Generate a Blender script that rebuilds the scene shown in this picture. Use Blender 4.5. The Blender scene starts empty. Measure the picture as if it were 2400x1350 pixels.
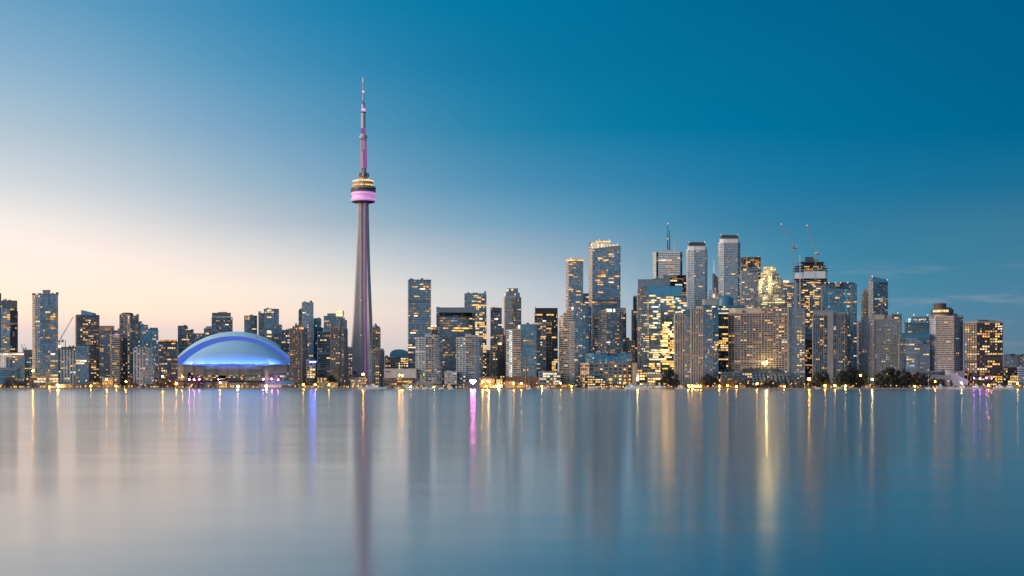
import bpy, math, random
from mathutils import Matrix, Vector

scene = bpy.context.scene
col = scene.collection
rnd = random.Random(11)

# ---------------------------------------------------------------- camera
F = 3412.0            # focal length in photograph pixels (2400 wide)
HY = 902.0            # row of the horizon
CZ = 6.0              # camera height above the lake
cam_d = bpy.data.cameras.new("camera")
cam = bpy.data.objects.new("camera", cam_d)
col.objects.link(cam)
cam.location = (0, 0, CZ)
cam.rotation_euler = (math.radians(90), 0, 0)
cam_d.sensor_width = 36
cam_d.lens = 36 * F / 2400
cam_d.shift_y = (HY - 675) / 2400
cam_d.clip_end = 60000
scene.camera = cam

# ---------------------------------------------------------------- render
scene.view_settings.view_transform = 'Standard'
scene.view_settings.look = 'None'
scene.view_settings.exposure = 0
scene.view_settings.gamma = 1
cy = scene.cycles
cy.use_denoising = True
cy.denoiser = 'OPENIMAGEDENOISE'
cy.denoising_input_passes = 'RGB_ALBEDO_NORMAL'
cy.max_bounces = 5
cy.diffuse_bounces = 2
cy.glossy_bounces = 3
cy.transmission_bounces = 1
cy.sample_clamp_indirect = 60
cy.caustics_reflective = False
cy.caustics_refractive = False
cy.use_light_tree = True
cy.light_sampling_threshold = 0


def lin(r, g, b, k=1.0):
    def f(c):
        c /= 255.0
        return k * (c / 12.92 if c <= 0.04045 else ((c + 0.055) / 1.055) ** 2.4)
    return (f(r), f(g), f(b), 1.0)


# ---------------------------------------------------------------- sky: dusk gradient by compass direction and elevation
world = bpy.data.worlds.new("World")
scene.world = world
world.use_nodes = True
nt = world.node_tree
N, L = nt.nodes, nt.links
N.clear()


def wmath(op, a, b=None, c=None):
    n = N.new('ShaderNodeMath')
    n.operation = op
    for i, v in enumerate((a, b, c)):
        if v is None:
            continue
        if isinstance(v, (int, float)):
            n.inputs[i].default_value = v
        else:
            L.new(v, n.inputs[i])
    return n.outputs[0]


tc = N.new('ShaderNodeTexCoord')
sp = N.new('ShaderNodeSeparateXYZ')
L.new(tc.outputs['Generated'], sp.inputs[0])
sx, sy, sz = sp.outputs
hor = wmath('SQRT', wmath('ADD', wmath('MULTIPLY', sx, sx), wmath('MULTIPLY', sy, sy)))
elev = wmath('DIVIDE', sz, wmath('MAXIMUM', hor, 1e-4))       # tan(elevation)
azim = wmath('MULTIPLY', wmath('ARCTAN2', sx, sy), 180 / math.pi)  # degrees, 0 = north, + = east
VMAX = 0.30
elev01 = wmath('DIVIDE', elev, VMAX)

SKY = {  # azimuth: [(row in the picture, sRGB)] top first; rows are turned into elevations
    -29: [(0, 140, 178, 206), (150, 166, 194, 213), (300, 200, 212, 220), (430, 236, 232, 230), (520, 258, 240, 232), (600, 278, 245, 231), (680, 284, 240, 218),
          (730, 282, 234, 208), (770, 262, 222, 210), (850, 212, 207, 205)],
    -18.5: [(0, 106, 160, 196), (150, 138, 178, 205), (300, 175, 196, 211), (430, 212, 217, 221), (520, 244, 236, 231), (600, 266, 243, 230), (680, 276, 241, 220),
            (730, 275, 238, 214), (770, 240, 218, 211), (850, 206, 204, 204)],
    -9.7: [(0, 50, 136, 179), (150, 78, 148, 187), (300, 116, 163, 195), (430, 153, 182, 202), (520, 188, 198, 207), (600, 226, 222, 220), (680, 252, 236, 220),
           (730, 255, 231, 212), (770, 242, 218, 206), (850, 206, 203, 204)],
    0.3: [(0, 0, 117, 161), (150, 4, 120, 163), (300, 34, 130, 169), (430, 77, 143, 181), (520, 114, 162, 190), (600, 160, 181, 198), (680, 196, 204, 210),
          (730, 210, 208, 211), (770, 208, 203, 205), (850, 190, 190, 196)],
    9.9: [(0, 0, 103, 146), (150, 0, 109, 152), (300, 0, 114, 157), (430, 32, 122, 163), (520, 56, 129, 166), (600, 76, 140, 170), (680, 96, 150, 177), (730, 108, 156, 181),
          (770, 120, 160, 183), (850, 134, 160, 180)],
    19.0: [(0, 0, 96, 138), (150, 0, 99, 141), (300, 0, 104, 145), (430, 28, 112, 151), (520, 58, 121, 153), (600, 64, 126, 156), (680, 74, 129, 157), (730, 82, 129, 155),
           (770, 88, 128, 152), (850, 102, 126, 147)],
    29: [(0, 0, 92, 138), (150, 0, 96, 142), (300, 0, 100, 144), (430, 24, 106, 146), (520, 44, 112, 148), (600, 54, 117, 150), (680, 62, 120, 151), (730, 70, 121, 150),
         (770, 78, 121, 148), (850, 94, 121, 142)],
}
WEST = [(0, 190, 205, 216), (150, 206, 214, 220), (300, 232, 228, 226), (430, 262, 244, 230), (520, 276, 244, 222), (600, 284, 240, 208), (680, 288, 232, 192), (730, 286, 226, 182), (770, 280, 220, 178), (850, 262, 212, 176)]
SOUTHWEST = [(0, 150, 184, 210), (150, 166, 192, 212), (300, 188, 202, 214), (430, 204, 208, 214), (520, 212, 210, 212), (600, 220, 210, 206), (680, 226, 208, 198), (730, 228, 206, 194), (770, 230, 206, 190), (850, 232, 206, 188)]
SOUTH = [(0, 132, 170, 204), (150, 142, 176, 207), (300, 154, 183, 210), (430, 164, 187, 210), (520, 172, 190, 210), (600, 180, 193, 209), (680, 187, 195, 208), (730, 190, 195, 206), (770, 193, 195, 204), (850, 196, 194, 202)]
EAST = [(0, 40, 104, 150), (150, 44, 108, 152), (300, 52, 114, 155), (430, 62, 120, 158), (520, 70, 124, 158), (600, 80, 127, 157), (680, 90, 129, 155), (730, 96, 129, 153), (770, 102, 128, 150), (850, 108, 126, 146)]


def ramp(stops):
    r = N.new('ShaderNodeValToRGB')
    L.new(elev01, r.inputs[0])
    els = r.color_ramp.elements
    stops = sorted(stops)
    els[0].position, els[0].color = stops[0]
    els[1].position, els[1].color = stops[-1]
    for p, c in stops[1:-1]:
        e = els.new(p)
        e.color = c
    return r.outputs[0]


import numpy as np
TAB = {-180: SOUTH, -130: SOUTHWEST, -75: WEST, **SKY, 85: EAST, 180: SOUTH}
AZS = sorted(TAB)
SIG = {-180: 36, -130: 30, -75: 24, 85: 28, 180: 50}
ROWS = [r for r, *_ in SOUTH]
TGT = np.array([[lin(*c)[:3] for _, *c in TAB[a]] for a in AZS])          # azimuth x row x rgb
WM = np.array([[math.exp(-((a - c) / SIG.get(c, 7.6)) ** 2) + 1e-5 for c in AZS] for a in AZS])
WM /= WM.sum(1, keepdims=True)
COL = np.clip(np.einsum('ij,jrk->irk', np.linalg.inv(WM), TGT), 0, 3)    # so that the blend passes through the table
acc = wsum = None
for a0, rows in zip(AZS, COL):
    ca = math.cos(math.radians(a0)) if abs(a0) < 40 else 0.9
    c1 = ramp([((HY - y) / F * ca / VMAX, (*map(float, c), 1)) for y, c in zip(ROWS, rows)])
    q = wmath('DIVIDE', wmath('SUBTRACT', azim, a0), SIG.get(a0, 7.6))
    wgt = wmath('ADD', wmath('EXPONENT', wmath('MULTIPLY', wmath('MULTIPLY', q, q), -1)), 1e-5)
    sc_ = N.new('ShaderNodeVectorMath')
    sc_.operation = 'SCALE'
    L.new(c1, sc_.inputs[0])
    L.new(wgt, sc_.inputs['Scale'])
    if acc is None:
        acc, wsum = sc_.outputs[0], wgt
    else:
        ad_ = N.new('ShaderNodeVectorMath')
        ad_.operation = 'ADD'
        L.new(acc, ad_.inputs[0])
        L.new(sc_.outputs[0], ad_.inputs[1])
        acc, wsum = ad_.outputs[0], wmath('ADD', wsum, wgt)
dv_ = N.new('ShaderNodeVectorMath')
dv_.operation = 'SCALE'
L.new(acc, dv_.inputs[0])
L.new(wmath('DIVIDE', 1.0, wsum), dv_.inputs['Scale'])
cur = dv_.outputs[0]
# thin flat cloud streaks low over the horizon
cv = N.new('ShaderNodeCombineXYZ')
L.new(wmath('MULTIPLY', azim, 0.16), cv.inputs[0])
L.new(wmath('MULTIPLY', elev, 62), cv.inputs[1])
nz = N.new('ShaderNodeTexNoise')
nz.inputs['Scale'].default_value = 1.6
nz.inputs['Detail'].default_value = 3
nz.inputs['Roughness'].default_value = 0.55
L.new(cv.outputs[0], nz.inputs['Vector'])
band = wmath('MULTIPLY', wmath('SUBTRACT', 1, wmath('ABSOLUTE', wmath('DIVIDE', wmath('SUBTRACT', elev, 0.054), 0.046))), 1.0)
band = wmath('MAXIMUM', band, 0)
east = N.new('ShaderNodeMapRange')
east.interpolation_type = 'SMOOTHSTEP'
L.new(azim, east.inputs[0])
east.inputs[1].default_value, east.inputs[2].default_value = 3, 15
east.inputs[3].default_value, east.inputs[4].default_value = 0.06, 1.0
band = wmath('MULTIPLY', band, east.outputs[0])
cl = N.new('ShaderNodeMapRange')
cl.interpolation_type = 'SMOOTHSTEP'
L.new(nz.outputs[0], cl.inputs[0])
cl.inputs[1].default_value = 0.50
cl.inputs[2].default_value = 0.72
cf = wmath('MULTIPLY', wmath('MULTIPLY', cl.outputs[0], band), 0.5)
mx = N.new('ShaderNodeMix')
mx.data_type = 'RGBA'
L.new(cf, mx.inputs[0])
L.new(cur, mx.inputs[6])
mx.inputs[7].default_value = lin(140, 156, 170)
bg = N.new('ShaderNodeBackground')
L.new(mx.outputs[2], bg.inputs[0])
bg.inputs[1].default_value = 1.0
wo = N.new('ShaderNodeOutputWorld')
L.new(bg.outputs[0], wo.inputs[0])

# the last warm light from the west (low, very soft)
sun_d = bpy.data.lights.new("sun", 'SUN')
sun_d.energy = 3.3
sun_d.angle = math.radians(40)
sun_d.color = (1.0, 0.76, 0.56)
sun = bpy.data.objects.new("sun", sun_d)
col.objects.link(sun)
_az, _el = math.radians(-112), math.radians(12)
_dir = Vector((math.sin(_az) * math.cos(_el), math.cos(_az) * math.cos(_el), math.sin(_el)))
sun.rotation_euler = _dir.to_track_quat('Z', 'Y').to_euler()


# ---------------------------------------------------------------- projections
def X(px, Y):
    return (px - 1200) * Y / F


def Z(py, Y):
    return CZ + (HY - py) * Y / F


QUAY = 2047.0
GZ = 1.5

# ---------------------------------------------------------------- materials
MATS = {}


def new_mat(name):
    m = bpy.data.materials.new(name)
    m.use_nodes = True
    m.node_tree.nodes.clear()
    MATS[name] = m
    return m, m.node_tree.nodes, m.node_tree.links


def surf(name, rgb, rough=0.7, var=0.12, scale=0.15, metal=0.0, spec=0.5):
    """painted, stone or metal surface with blotchy variation and fine grain"""
    m, n, l = new_mat(name)
    out = n.new('ShaderNodeOutputMaterial')
    p = n.new('ShaderNodeBsdfPrincipled')
    l.new(p.outputs[0], out.inputs[0])
    t = n.new('ShaderNodeTexCoord')
    mp = n.new('ShaderNodeMapping')
    mp.inputs['Scale'].default_value = (1, 1, 0.35)
    l.new(t.outputs['Object'], mp.inputs[0])
    z = n.new('ShaderNodeTexNoise')
    z.inputs['Scale'].default_value = scale
    z.inputs['Detail'].default_value = 6
    l.new(mp.outputs[0], z.inputs['Vector'])
    mr = n.new('ShaderNodeMapRange')
    mr.inputs[1].default_value, mr.inputs[2].default_value = 0.3, 0.7
    mr.inputs[3].default_value, mr.inputs[4].default_value = 1 - var, 1 + var
    l.new(z.outputs[0], mr.inputs[0])
    mu = n.new('ShaderNodeVectorMath')
    mu.operation = 'SCALE'
    mu.inputs[0].default_value = rgb[:3]
    l.new(mr.outputs[0], mu.inputs['Scale'])
    l.new(mu.outputs[0], p.inputs['Base Color'])
    p.inputs['Roughness'].default_value = rough
    p.inputs['Metallic'].default_value = metal
    p.inputs['Specular IOR Level'].default_value = spec
    return m


def glazing(name, rgb, rough=0.2, var=0.36, metal=0.75):
    """coated curtain-wall glass; each pane (one UV unit) tinted a little differently, some with blinds"""
    m, n, l = new_mat(name)
    out = n.new('ShaderNodeOutputMaterial')
    p = n.new('ShaderNodeBsdfPrincipled')
    l.new(p.outputs[0], out.inputs[0])
    t = n.new('ShaderNodeTexCoord')
    fl = n.new('ShaderNodeVectorMath')
    fl.operation = 'FLOOR'
    l.new(t.outputs['UV'], fl.inputs[0])
    w = n.new('ShaderNodeTexWhiteNoise')
    w.noise_dimensions = '3D'
    l.new(fl.outputs[0], w.inputs['Vector'])
    mr = n.new('ShaderNodeMapRange')
    mr.inputs[3].default_value, mr.inputs[4].default_value = 1 - var, 1 + var * 0.5
    l.new(w.outputs[0], mr.inputs[0])
    big = n.new('ShaderNodeTexNoise')
    big.inputs['Scale'].default_value = 0.02
    big.inputs['Detail'].default_value = 3
    l.new(t.outputs['Object'], big.inputs['Vector'])
    mb = n.new('ShaderNodeMapRange')
    mb.inputs[1].default_value, mb.inputs[2].default_value = 0.3, 0.7
    mb.inputs[3].default_value, mb.inputs[4].default_value = 0.86, 1.12
    l.new(big.outputs[0], mb.inputs[0])
    k = n.new('ShaderNodeMath')
    k.operation = 'MULTIPLY'
    l.new(mr.outputs[0], k.inputs[0])
    l.new(mb.outputs[0], k.inputs[1])
    mu = n.new('ShaderNodeVectorMath')
    mu.operation = 'SCALE'
    mu.inputs[0].default_value = rgb[:3]
    l.new(k.outputs[0], mu.inputs['Scale'])
    sc = n.new('ShaderNodeSeparateColor')
    l.new(w.outputs[1], sc.inputs[0])
    gt = n.new('ShaderNodeMath')
    gt.operation = 'GREATER_THAN'
    l.new(sc.outputs[1], gt.inputs[0])
    gt.inputs[1].default_value = 0.86
    mx_ = n.new('ShaderNodeMix')
    mx_.data_type = 'RGBA'
    l.new(gt.outputs[0], mx_.inputs[0])
    l.new(mu.outputs[0], mx_.inputs[6])
    mx_.inputs[7].default_value = (0.36, 0.33, 0.30, 1)
    l.new(mx_.outputs[2], p.inputs['Base Color'])
    me_ = n.new('ShaderNodeMapRange')
    l.new(gt.outputs[0], me_.inputs[0])
    me_.inputs[3].default_value, me_.inputs[4].default_value = metal, 0.1
    l.new(me_.outputs[0], p.inputs['Metallic'])
    p.inputs['Roughness'].default_value = rough
    return m


def glow(name, rgb, strength, var=0.0, sample=False):
    """something that gives off light; brightness differs from object to object"""
    m, n, l = new_mat(name)
    out = n.new('ShaderNodeOutputMaterial')
    e = n.new('ShaderNodeEmission')
    e.inputs[0].default_value = (*rgb[:3], 1)
    l.new(e.outputs[0], out.inputs[0])
    if var:
        oi = n.new('ShaderNodeObjectInfo')
        g = n.new('ShaderNodeNewGeometry')
        ad = n.new('ShaderNodeVectorMath')
        ad.operation = 'MULTIPLY_ADD'
        l.new(g.outputs['Position'], ad.inputs[0])
        ad.inputs[1].default_value = (0.3, 0.3, 0.31)
        l.new(oi.outputs['Random'], ad.inputs[2])
        fl = n.new('ShaderNodeVectorMath')
        fl.operation = 'FLOOR'
        l.new(ad.outputs[0], fl.inputs[0])
        w = n.new('ShaderNodeTexWhiteNoise')
        l.new(fl.outputs[0], w.inputs['Vector'])
        mr = n.new('ShaderNodeMapRange')
        mr.inputs[3].default_value, mr.inputs[4].default_value = strength * (1 - var), strength * (1 + var)
        l.new(w.outputs[0], mr.inputs[0])
        l.new(mr.outputs[0], e.inputs[1])
    else:
        e.inputs[1].default_value = strength
    m.cycles.emission_sampling = 'FRONT_BACK' if sample else 'NONE'
    return m


glazing('glass_blue', (0.195, 0.31, 0.40))
glazing('glass_teal', (0.13, 0.31, 0.43), var=0.35)
glazing('glass_pale', (0.28, 0.42, 0.51))
glazing('glass_dark', (0.098, 0.138, 0.18), metal=0.6, var=0.5)
glazing('glass_black', (0.03, 0.035, 0.045), metal=0.6)
surf('conc_white', (0.66, 0.67, 0.68))
surf('conc_pale', (0.41, 0.43, 0.465))
surf('conc_grey', (0.265, 0.27, 0.285))
surf('conc_beige', (0.47, 0.355, 0.285))
surf('conc_sand', (0.62, 0.485, 0.375))
surf('conc_brown', (0.085, 0.066, 0.06))
surf('conc_taupe', (0.32, 0.25, 0.212))
surf('conc_dark', (0.085, 0.10, 0.122))
surf('panel_blue', (0.155, 0.215, 0.265), rough=0.45)
surf('panel_teal', (0.045, 0.18, 0.27), rough=0.4)
surf('panel_sky', (0.06, 0.27, 0.45), rough=0.4)
surf('steel_grey', (0.35, 0.37, 0.40), rough=0.4, metal=0.3)
surf('steel_dark', (0.05, 0.055, 0.065), rough=0.5)
surf('steel_pale', (0.55, 0.55, 0.55), rough=0.5)
surf('boat_white', (0.78, 0.79, 0.80), rough=0.3, var=0.04)
surf('boat_blue', (0.06, 0.16, 0.26), rough=0.35)
surf('brick_red', (0.20, 0.105, 0.075))
surf('bark', (0.055, 0.042, 0.034), rough=0.9)
surf('twig_brown', (0.085, 0.058, 0.042), rough=0.9, var=0.4, scale=0.6)
surf('leaf_dark', (0.018, 0.024, 0.026), rough=0.9, var=0.5, scale=0.5)
surf('leaf_green', (0.025, 0.040, 0.045), rough=0.85, var=0.5, scale=0.5)
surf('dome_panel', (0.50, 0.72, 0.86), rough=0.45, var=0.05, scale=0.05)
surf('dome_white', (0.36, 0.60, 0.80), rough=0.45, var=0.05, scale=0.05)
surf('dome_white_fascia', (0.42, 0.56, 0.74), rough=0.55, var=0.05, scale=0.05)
surf('tower_concrete', (0.46, 0.405, 0.41), rough=0.8, var=0.10, scale=0.08)
glow('lit_amber', (1.0, 0.52, 0.16), 1.05, 0.65)
glow('lit_warm', (1.0, 0.64, 0.30), 1.0, 0.65)
glow('lit_orange', (1.0, 0.42, 0.10), 0.62, 0.6)
glow('lit_cool', (0.72, 0.85, 1.0), 0.62, 0.6)
glow('lit_pale', (1.0, 0.83, 0.60), 1.3, 0.5)
glow('lit_gold', (1.0, 0.56, 0.15), 1.35, 0.5)
glow('lit_cream', (1.0, 0.79, 0.47), 1.3, 0.3)
glow('lit_dim', (0.8, 0.42, 0.16), 0.38, 0.5)
glow('lit_flood', (1.0, 0.86, 0.36), 2.2, 0.3)
glow('lit_pink', (0.9, 0.28, 0.85), 0.9, 0.2)
glow('lit_shop', (1.0, 0.58, 0.19), 3.2, 0.6)
glow('lamp_amber', (1.0, 0.42, 0.025), 150, sample=True)
glow('lamp_warm', (1.0, 0.52, 0.06), 150, sample=True)
glow('lamp_white', (1.0, 0.72, 0.22), 180, sample=True)
glow('lamp_small', (1.0, 0.50, 0.13), 1.6)
glow('beacon_red', (1.0, 0.25, 0.3), 3)
glow('led_magenta', (0.62, 0.20, 0.60), 0.42)
glow('led_pink', (0.95, 0.45, 0.86), 0.92)
glow('led_blue', (0.03, 0.09, 1.0), 190, sample=True)
glow('fascia_blue_glow', (0.10, 0.22, 0.95), 0.66)  # blue light on the stadium fascia, put in as emission
glow('led_added_rose', (1.0, 0.16, 0.60), 170, sample=True)  # for pink lamps added to cast streaks on the water
glow('led_added_violet', (0.32, 0.05, 0.85), 170, sample=True)  # for violet lamps added to cast streaks on the water
glow('heart_pink', (1.0, 0.20, 0.75), 150, sample=True)


def glowing_shell(name, base, em, k):
    m = surf(name, base, rough=0.5, var=0.05)
    b_ = [n for n in m.node_tree.nodes if n.type == 'BSDF_PRINCIPLED'][0]
    b_.inputs['Emission Color'].default_value = (*em, 1)
    b_.inputs['Emission Strength'].default_value = k
    m.cycles.emission_sampling = 'NONE'


glowing_shell('radome', (0.62, 0.48, 0.62), (0.95, 0.28, 0.85), 0.40)  # pink light on the white rings is put in as emission
glowing_shell('concrete_magenta_glow', (0.32, 0.28, 0.32), (0.60, 0.14, 0.58), 0.34)  # magenta light on the concrete is put in as emission

# ---------------------------------------------------------------- mesh helpers
class MB:
    def __init__(self):
        self.v, self.f, self.mi, self.uv = [], [], [], []

    def quad(self, a, b, c, d, mi=0, uv=None):
        i = len(self.v)
        self.v += [a, b, c, d]
        self.f.append((i, i + 1, i + 2, i + 3))
        self.mi.append(mi)
        self.uv.append(uv)

    def poly(self, pts, mi=0):
        i = len(self.v)
        self.v += pts
        self.f.append(tuple(range(i, i + len(pts))))
        self.mi.append(mi)
        self.uv.append(None)

    def prism(self, pts, z0, z1, mi=0, bottom=True, top=True):
        """pts counter-clockwise from above"""
        n = len(pts)
        i = len(self.v)
        self.v += [(x, y, z0) for x, y in pts] + [(x, y, z1) for x, y in pts]
        for k in range(n):
            k2 = (k + 1) % n
            self.f.append((i + k, i + k2, i + n + k2, i + n + k))
            self.mi.append(mi)
            self.uv.append(None)
        if top:
            self.f.append(tuple(i + n + k for k in range(n)))
            self.mi.append(mi)
            self.uv.append(None)
        if bottom:
            self.f.append(tuple(i + k for k in reversed(range(n))))
            self.mi.append(mi)
            self.uv.append(None)

    def box(self, x0, x1, y0, y1, z0, z1, mi=0):
        self.prism([(x0, y0), (x1, y0), (x1, y1), (x0, y1)], z0, z1, mi)

    def bar(self, a, b, w, mi=0, w2=None):
        a, b = Vector(a), Vector(b)
        d = (b - a).normalized()
        u = d.cross(Vector((0, 0, 1)))
        if u.length < 1e-3:
            u = Vector((1, 0, 0))
        u.normalize()
        t = d.cross(u)
        w2 = w if w2 is None else w2
        i = len(self.v)
        for p, ww in ((a, w), (b, w2)):
            for s, q in ((-1, -1), (1, -1), (1, 1), (-1, 1)):
                self.v.append(tuple(p + u * s * ww / 2 + t * q * ww / 2))
        for k in range(4):
            k2 = (k + 1) % 4
            self.f.append((i + k, i + 4 + k, i + 4 + k2, i + k2))
            self.mi.append(mi)
            self.uv.append(None)
        self.f += [(i, i + 1, i + 2, i + 3), (i + 7, i + 6, i + 5, i + 4)]
        self.mi += [mi, mi]
        self.uv += [None, None]

    def lathe(self, cx, cyy, prof, n=32, mi=0):
        i = len(self.v)
        for r, z in prof:
            for k in range(n):
                a = 2 * math.pi * k / n
                self.v.append((cx + r * math.cos(a), cyy + r * math.sin(a), z))
        for j in range(len(prof) - 1):
            for k in range(n):
                k2 = (k + 1) % n
                self.f.append((i + j * n + k, i + j * n + k2, i + (j + 1) * n + k2, i + (j + 1) * n + k))
                self.mi.append(mi)
                self.uv.append(None)
        self.f.append(tuple(i + (len(prof) - 1) * n + k for k in range(n)))
        self.f.append(tuple(i + k for k in reversed(range(n))))
        self.mi += [mi, mi]
        self.uv += [None, None]

    def sphere(self, c, r, n=10, mi=0):
        prof = []
        for j in range(1, 8):
            a = math.pi * j / 8
            prof.append((r * math.sin(a), c[2] - r * math.cos(a)))
        self.lathe(c[0], c[1], prof, n, mi)

    def mesh(self, name, mats, smooth=False):
        me = bpy.data.meshes.new(name)
        me.from_pydata(self.v, [], self.f)
        for m in (mats if isinstance(mats, (list, tuple)) else [mats]):
            me.materials.append(MATS[m])
        if any(self.mi):
            me.polygons.foreach_set('material_index', self.mi)
        if any(u is not None for u in self.uv):
            ul = me.uv_layers.new(name='UVMap')
            for p, u in zip(me.polygons, self.uv):
                if u:
                    for li, q in zip(p.loop_indices, u):
                        ul.data[li].uv = q
        if smooth:
            me.polygons.foreach_set('use_smooth', [True] * len(me.polygons))
        me.update()
        return me

    def build(self, name, mats, parent=None, smooth=False, origin=None):
        """one mesh object; vertices are given in world space, the object sits at its parent's origin"""
        o = origin or ((parent['ox'], parent['oy'], parent['oz']) if parent is not None and 'ox' in parent else None)
        if o:
            self.v = [(x - o[0], y - o[1], z - o[2]) for x, y, z in self.v]
        ob = bpy.data.objects.new(name, self.mesh(name, mats, smooth))
        col.objects.link(ob)
        if parent is not None:
            ob.parent = parent
        elif o:
            ob.location = o
        return ob


def tag(o, label, cat, group=None):
    o['label'] = label
    o['category'] = cat
    if group:
        o['group'] = group
    return o


def struct(o, kind='structure'):
    o['kind'] = kind
    return o


ORIGINS = []


def empty(name, loc, label, cat, group=None):
    o = bpy.data.objects.new(name, None)
    o.location = loc
    o.empty_display_size = 1
    col.objects.link(o)
    o['ox'], o['oy'], o['oz'] = loc
    ORIGINS.append(o)
    return tag(o, label, cat, group)


def copy_thing(src, loc, rz=0.0, s=1.0):
    r = src.copy()
    col.objects.link(r)
    r.location = loc
    r.rotation_euler = (0, 0, rz)
    r.scale = (s, s, s)
    for ch in src.children:
        c = ch.copy()
        col.objects.link(c)
        c.parent = r
    return r


# ---------------------------------------------------------------- setting: lake, land, quay, promenade
def water_material():
    m, n, l = new_mat('lake_water')
    out = n.new('ShaderNodeOutputMaterial')
    p = n.new('ShaderNodeBsdfGlossy')
    p.distribution = 'GGX'
    p.inputs['Color'].default_value = (1.0, 0.965, 0.93, 1)
    body = n.new('ShaderNodeBsdfDiffuse')
    body.inputs['Color'].default_value = (0.020, 0.034, 0.043, 1)
    fr = n.new('ShaderNodeFresnel')
    fr.inputs['IOR'].default_value = 1.333
    fk = n.new('ShaderNodeMapRange')
    l.new(fr.outputs[0], fk.inputs[0])
    fk.inputs[3].default_value, fk.inputs[4].default_value = 0.34, 1.0
    p2 = n.new('ShaderNodeBsdfGlossy')
    p2.distribution = 'GGX'
    p2.inputs['Color'].default_value = (1.0, 0.965, 0.93, 1)
    p2.inputs['Roughness'].default_value = 0.20
    mg = n.new('ShaderNodeMixShader')
    mg.inputs[0].default_value = 0.42
    l.new(p.outputs[0], mg.inputs[1])
    l.new(p2.outputs[0], mg.inputs[2])
    ms = n.new('ShaderNodeMixShader')
    l.new(fk.outputs[0], ms.inputs[0])
    l.new(body.outputs[0], ms.inputs[1])
    l.new(mg.outputs[0], ms.inputs[2])
    l.new(ms.outputs[0], out.inputs[0])
    g = n.new('ShaderNodeNewGeometry')

    def noise(scale_xy, detail, rough=0.5):
        mp = n.new('ShaderNodeMapping')
        mp.inputs['Scale'].default_value = (scale_xy[0], scale_xy[1], 1)
        l.new(g.outputs['Position'], mp.inputs[0])
        z = n.new('ShaderNodeTexNoise')
        z.inputs['Scale'].default_value = 1
        z.inputs['Detail'].default_value = detail
        z.inputs['Roughness'].default_value = rough
        l.new(mp.outputs[0], z.inputs['Vector'])
        return z

    def mth(op, a, b):
        q = n.new('ShaderNodeMath')
        q.operation = op
        for i, v in enumerate((a, b)):
            if isinstance(v, (int, float)):
                q.inputs[i].default_value = v
            else:
                l.new(v, q.inputs[i])
        return q.outputs[0]

    def mapr(v, a, b, c, d):
        q = n.new('ShaderNodeMapRange')
        l.new(v, q.inputs[0])
        for i, x in enumerate((a, b, c, d)):
            q.inputs[i + 1].default_value = x
        return q.outputs[0]

    # gentle swell left over by the long exposure: tiny tilts of the surface
    z1 = noise((0.06, 0.13), 5, 0.6)
    s1 = n.new('ShaderNodeSeparateXYZ')
    l.new(z1.outputs['Color'], s1.inputs[0])
    cx = n.new('ShaderNodeCombineXYZ')
    l.new(mth('MULTIPLY', mth('SUBTRACT', s1.outputs[0], 0.5), 0.003), cx.inputs[0])
    l.new(mth('MULTIPLY', mth('SUBTRACT', s1.outputs[1], 0.5), 0.025), cx.inputs[1])
    cx.inputs[2].default_value = 1
    nv = n.new('ShaderNodeVectorMath')
    nv.operation = 'NORMALIZE'
    l.new(cx.outputs[0], nv.inputs[0])
    l.new(nv.outputs[0], p.inputs['Normal'])
    l.new(nv.outputs[0], p2.inputs['Normal'])
    # roughness: smooth
    zr = noise((0.004, 0.02), 3)
    base = mapr(zr.outputs[0], 0.3, 0.7, 0.110, 0.138)
    l.new(base, p.inputs['Roughness'])
    return m


water_material()
mb = MB()
xs = [-4500, -2500, -900, 900, 2500, 4500]
ysw = [-400, 0, 400, 1200, QUAY + 1]
for i in range(5):
    for j in range(4):
        mb.quad((xs[i], ysw[j], 0), (xs[i + 1], ysw[j], 0), (xs[i + 1], ysw[j + 1], 0), (xs[i], ysw[j + 1], 0))
struct(mb.build('water', 'lake_water'))
surf('ground_mat', (0.055, 0.055, 0.058), rough=0.9, var=0.3, scale=0.02)
mb = MB()
mb.quad((-4500, QUAY + 1, GZ), (4500, QUAY + 1, GZ), (4500, 5600, GZ), (-4500, 5600, GZ))
struct(mb.build('ground', 'ground_mat'))
surf('paving', (0.16, 0.15, 0.145), rough=0.85, var=0.2, scale=0.1)
mb = MB()
mb.quad((-1500, QUAY + 1, GZ + .02), (1500, QUAY + 1, GZ + .02), (1500, QUAY + 22, GZ + .02), (-1500, QUAY + 22, GZ + .02))
struct(mb.build('promenade', 'paving'))
mb = MB()
mb.box(-4500, 4500, QUAY, QUAY + 1.0, -2, GZ + .25)
struct(mb.build('quay_wall', 'conc_grey'))

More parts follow.
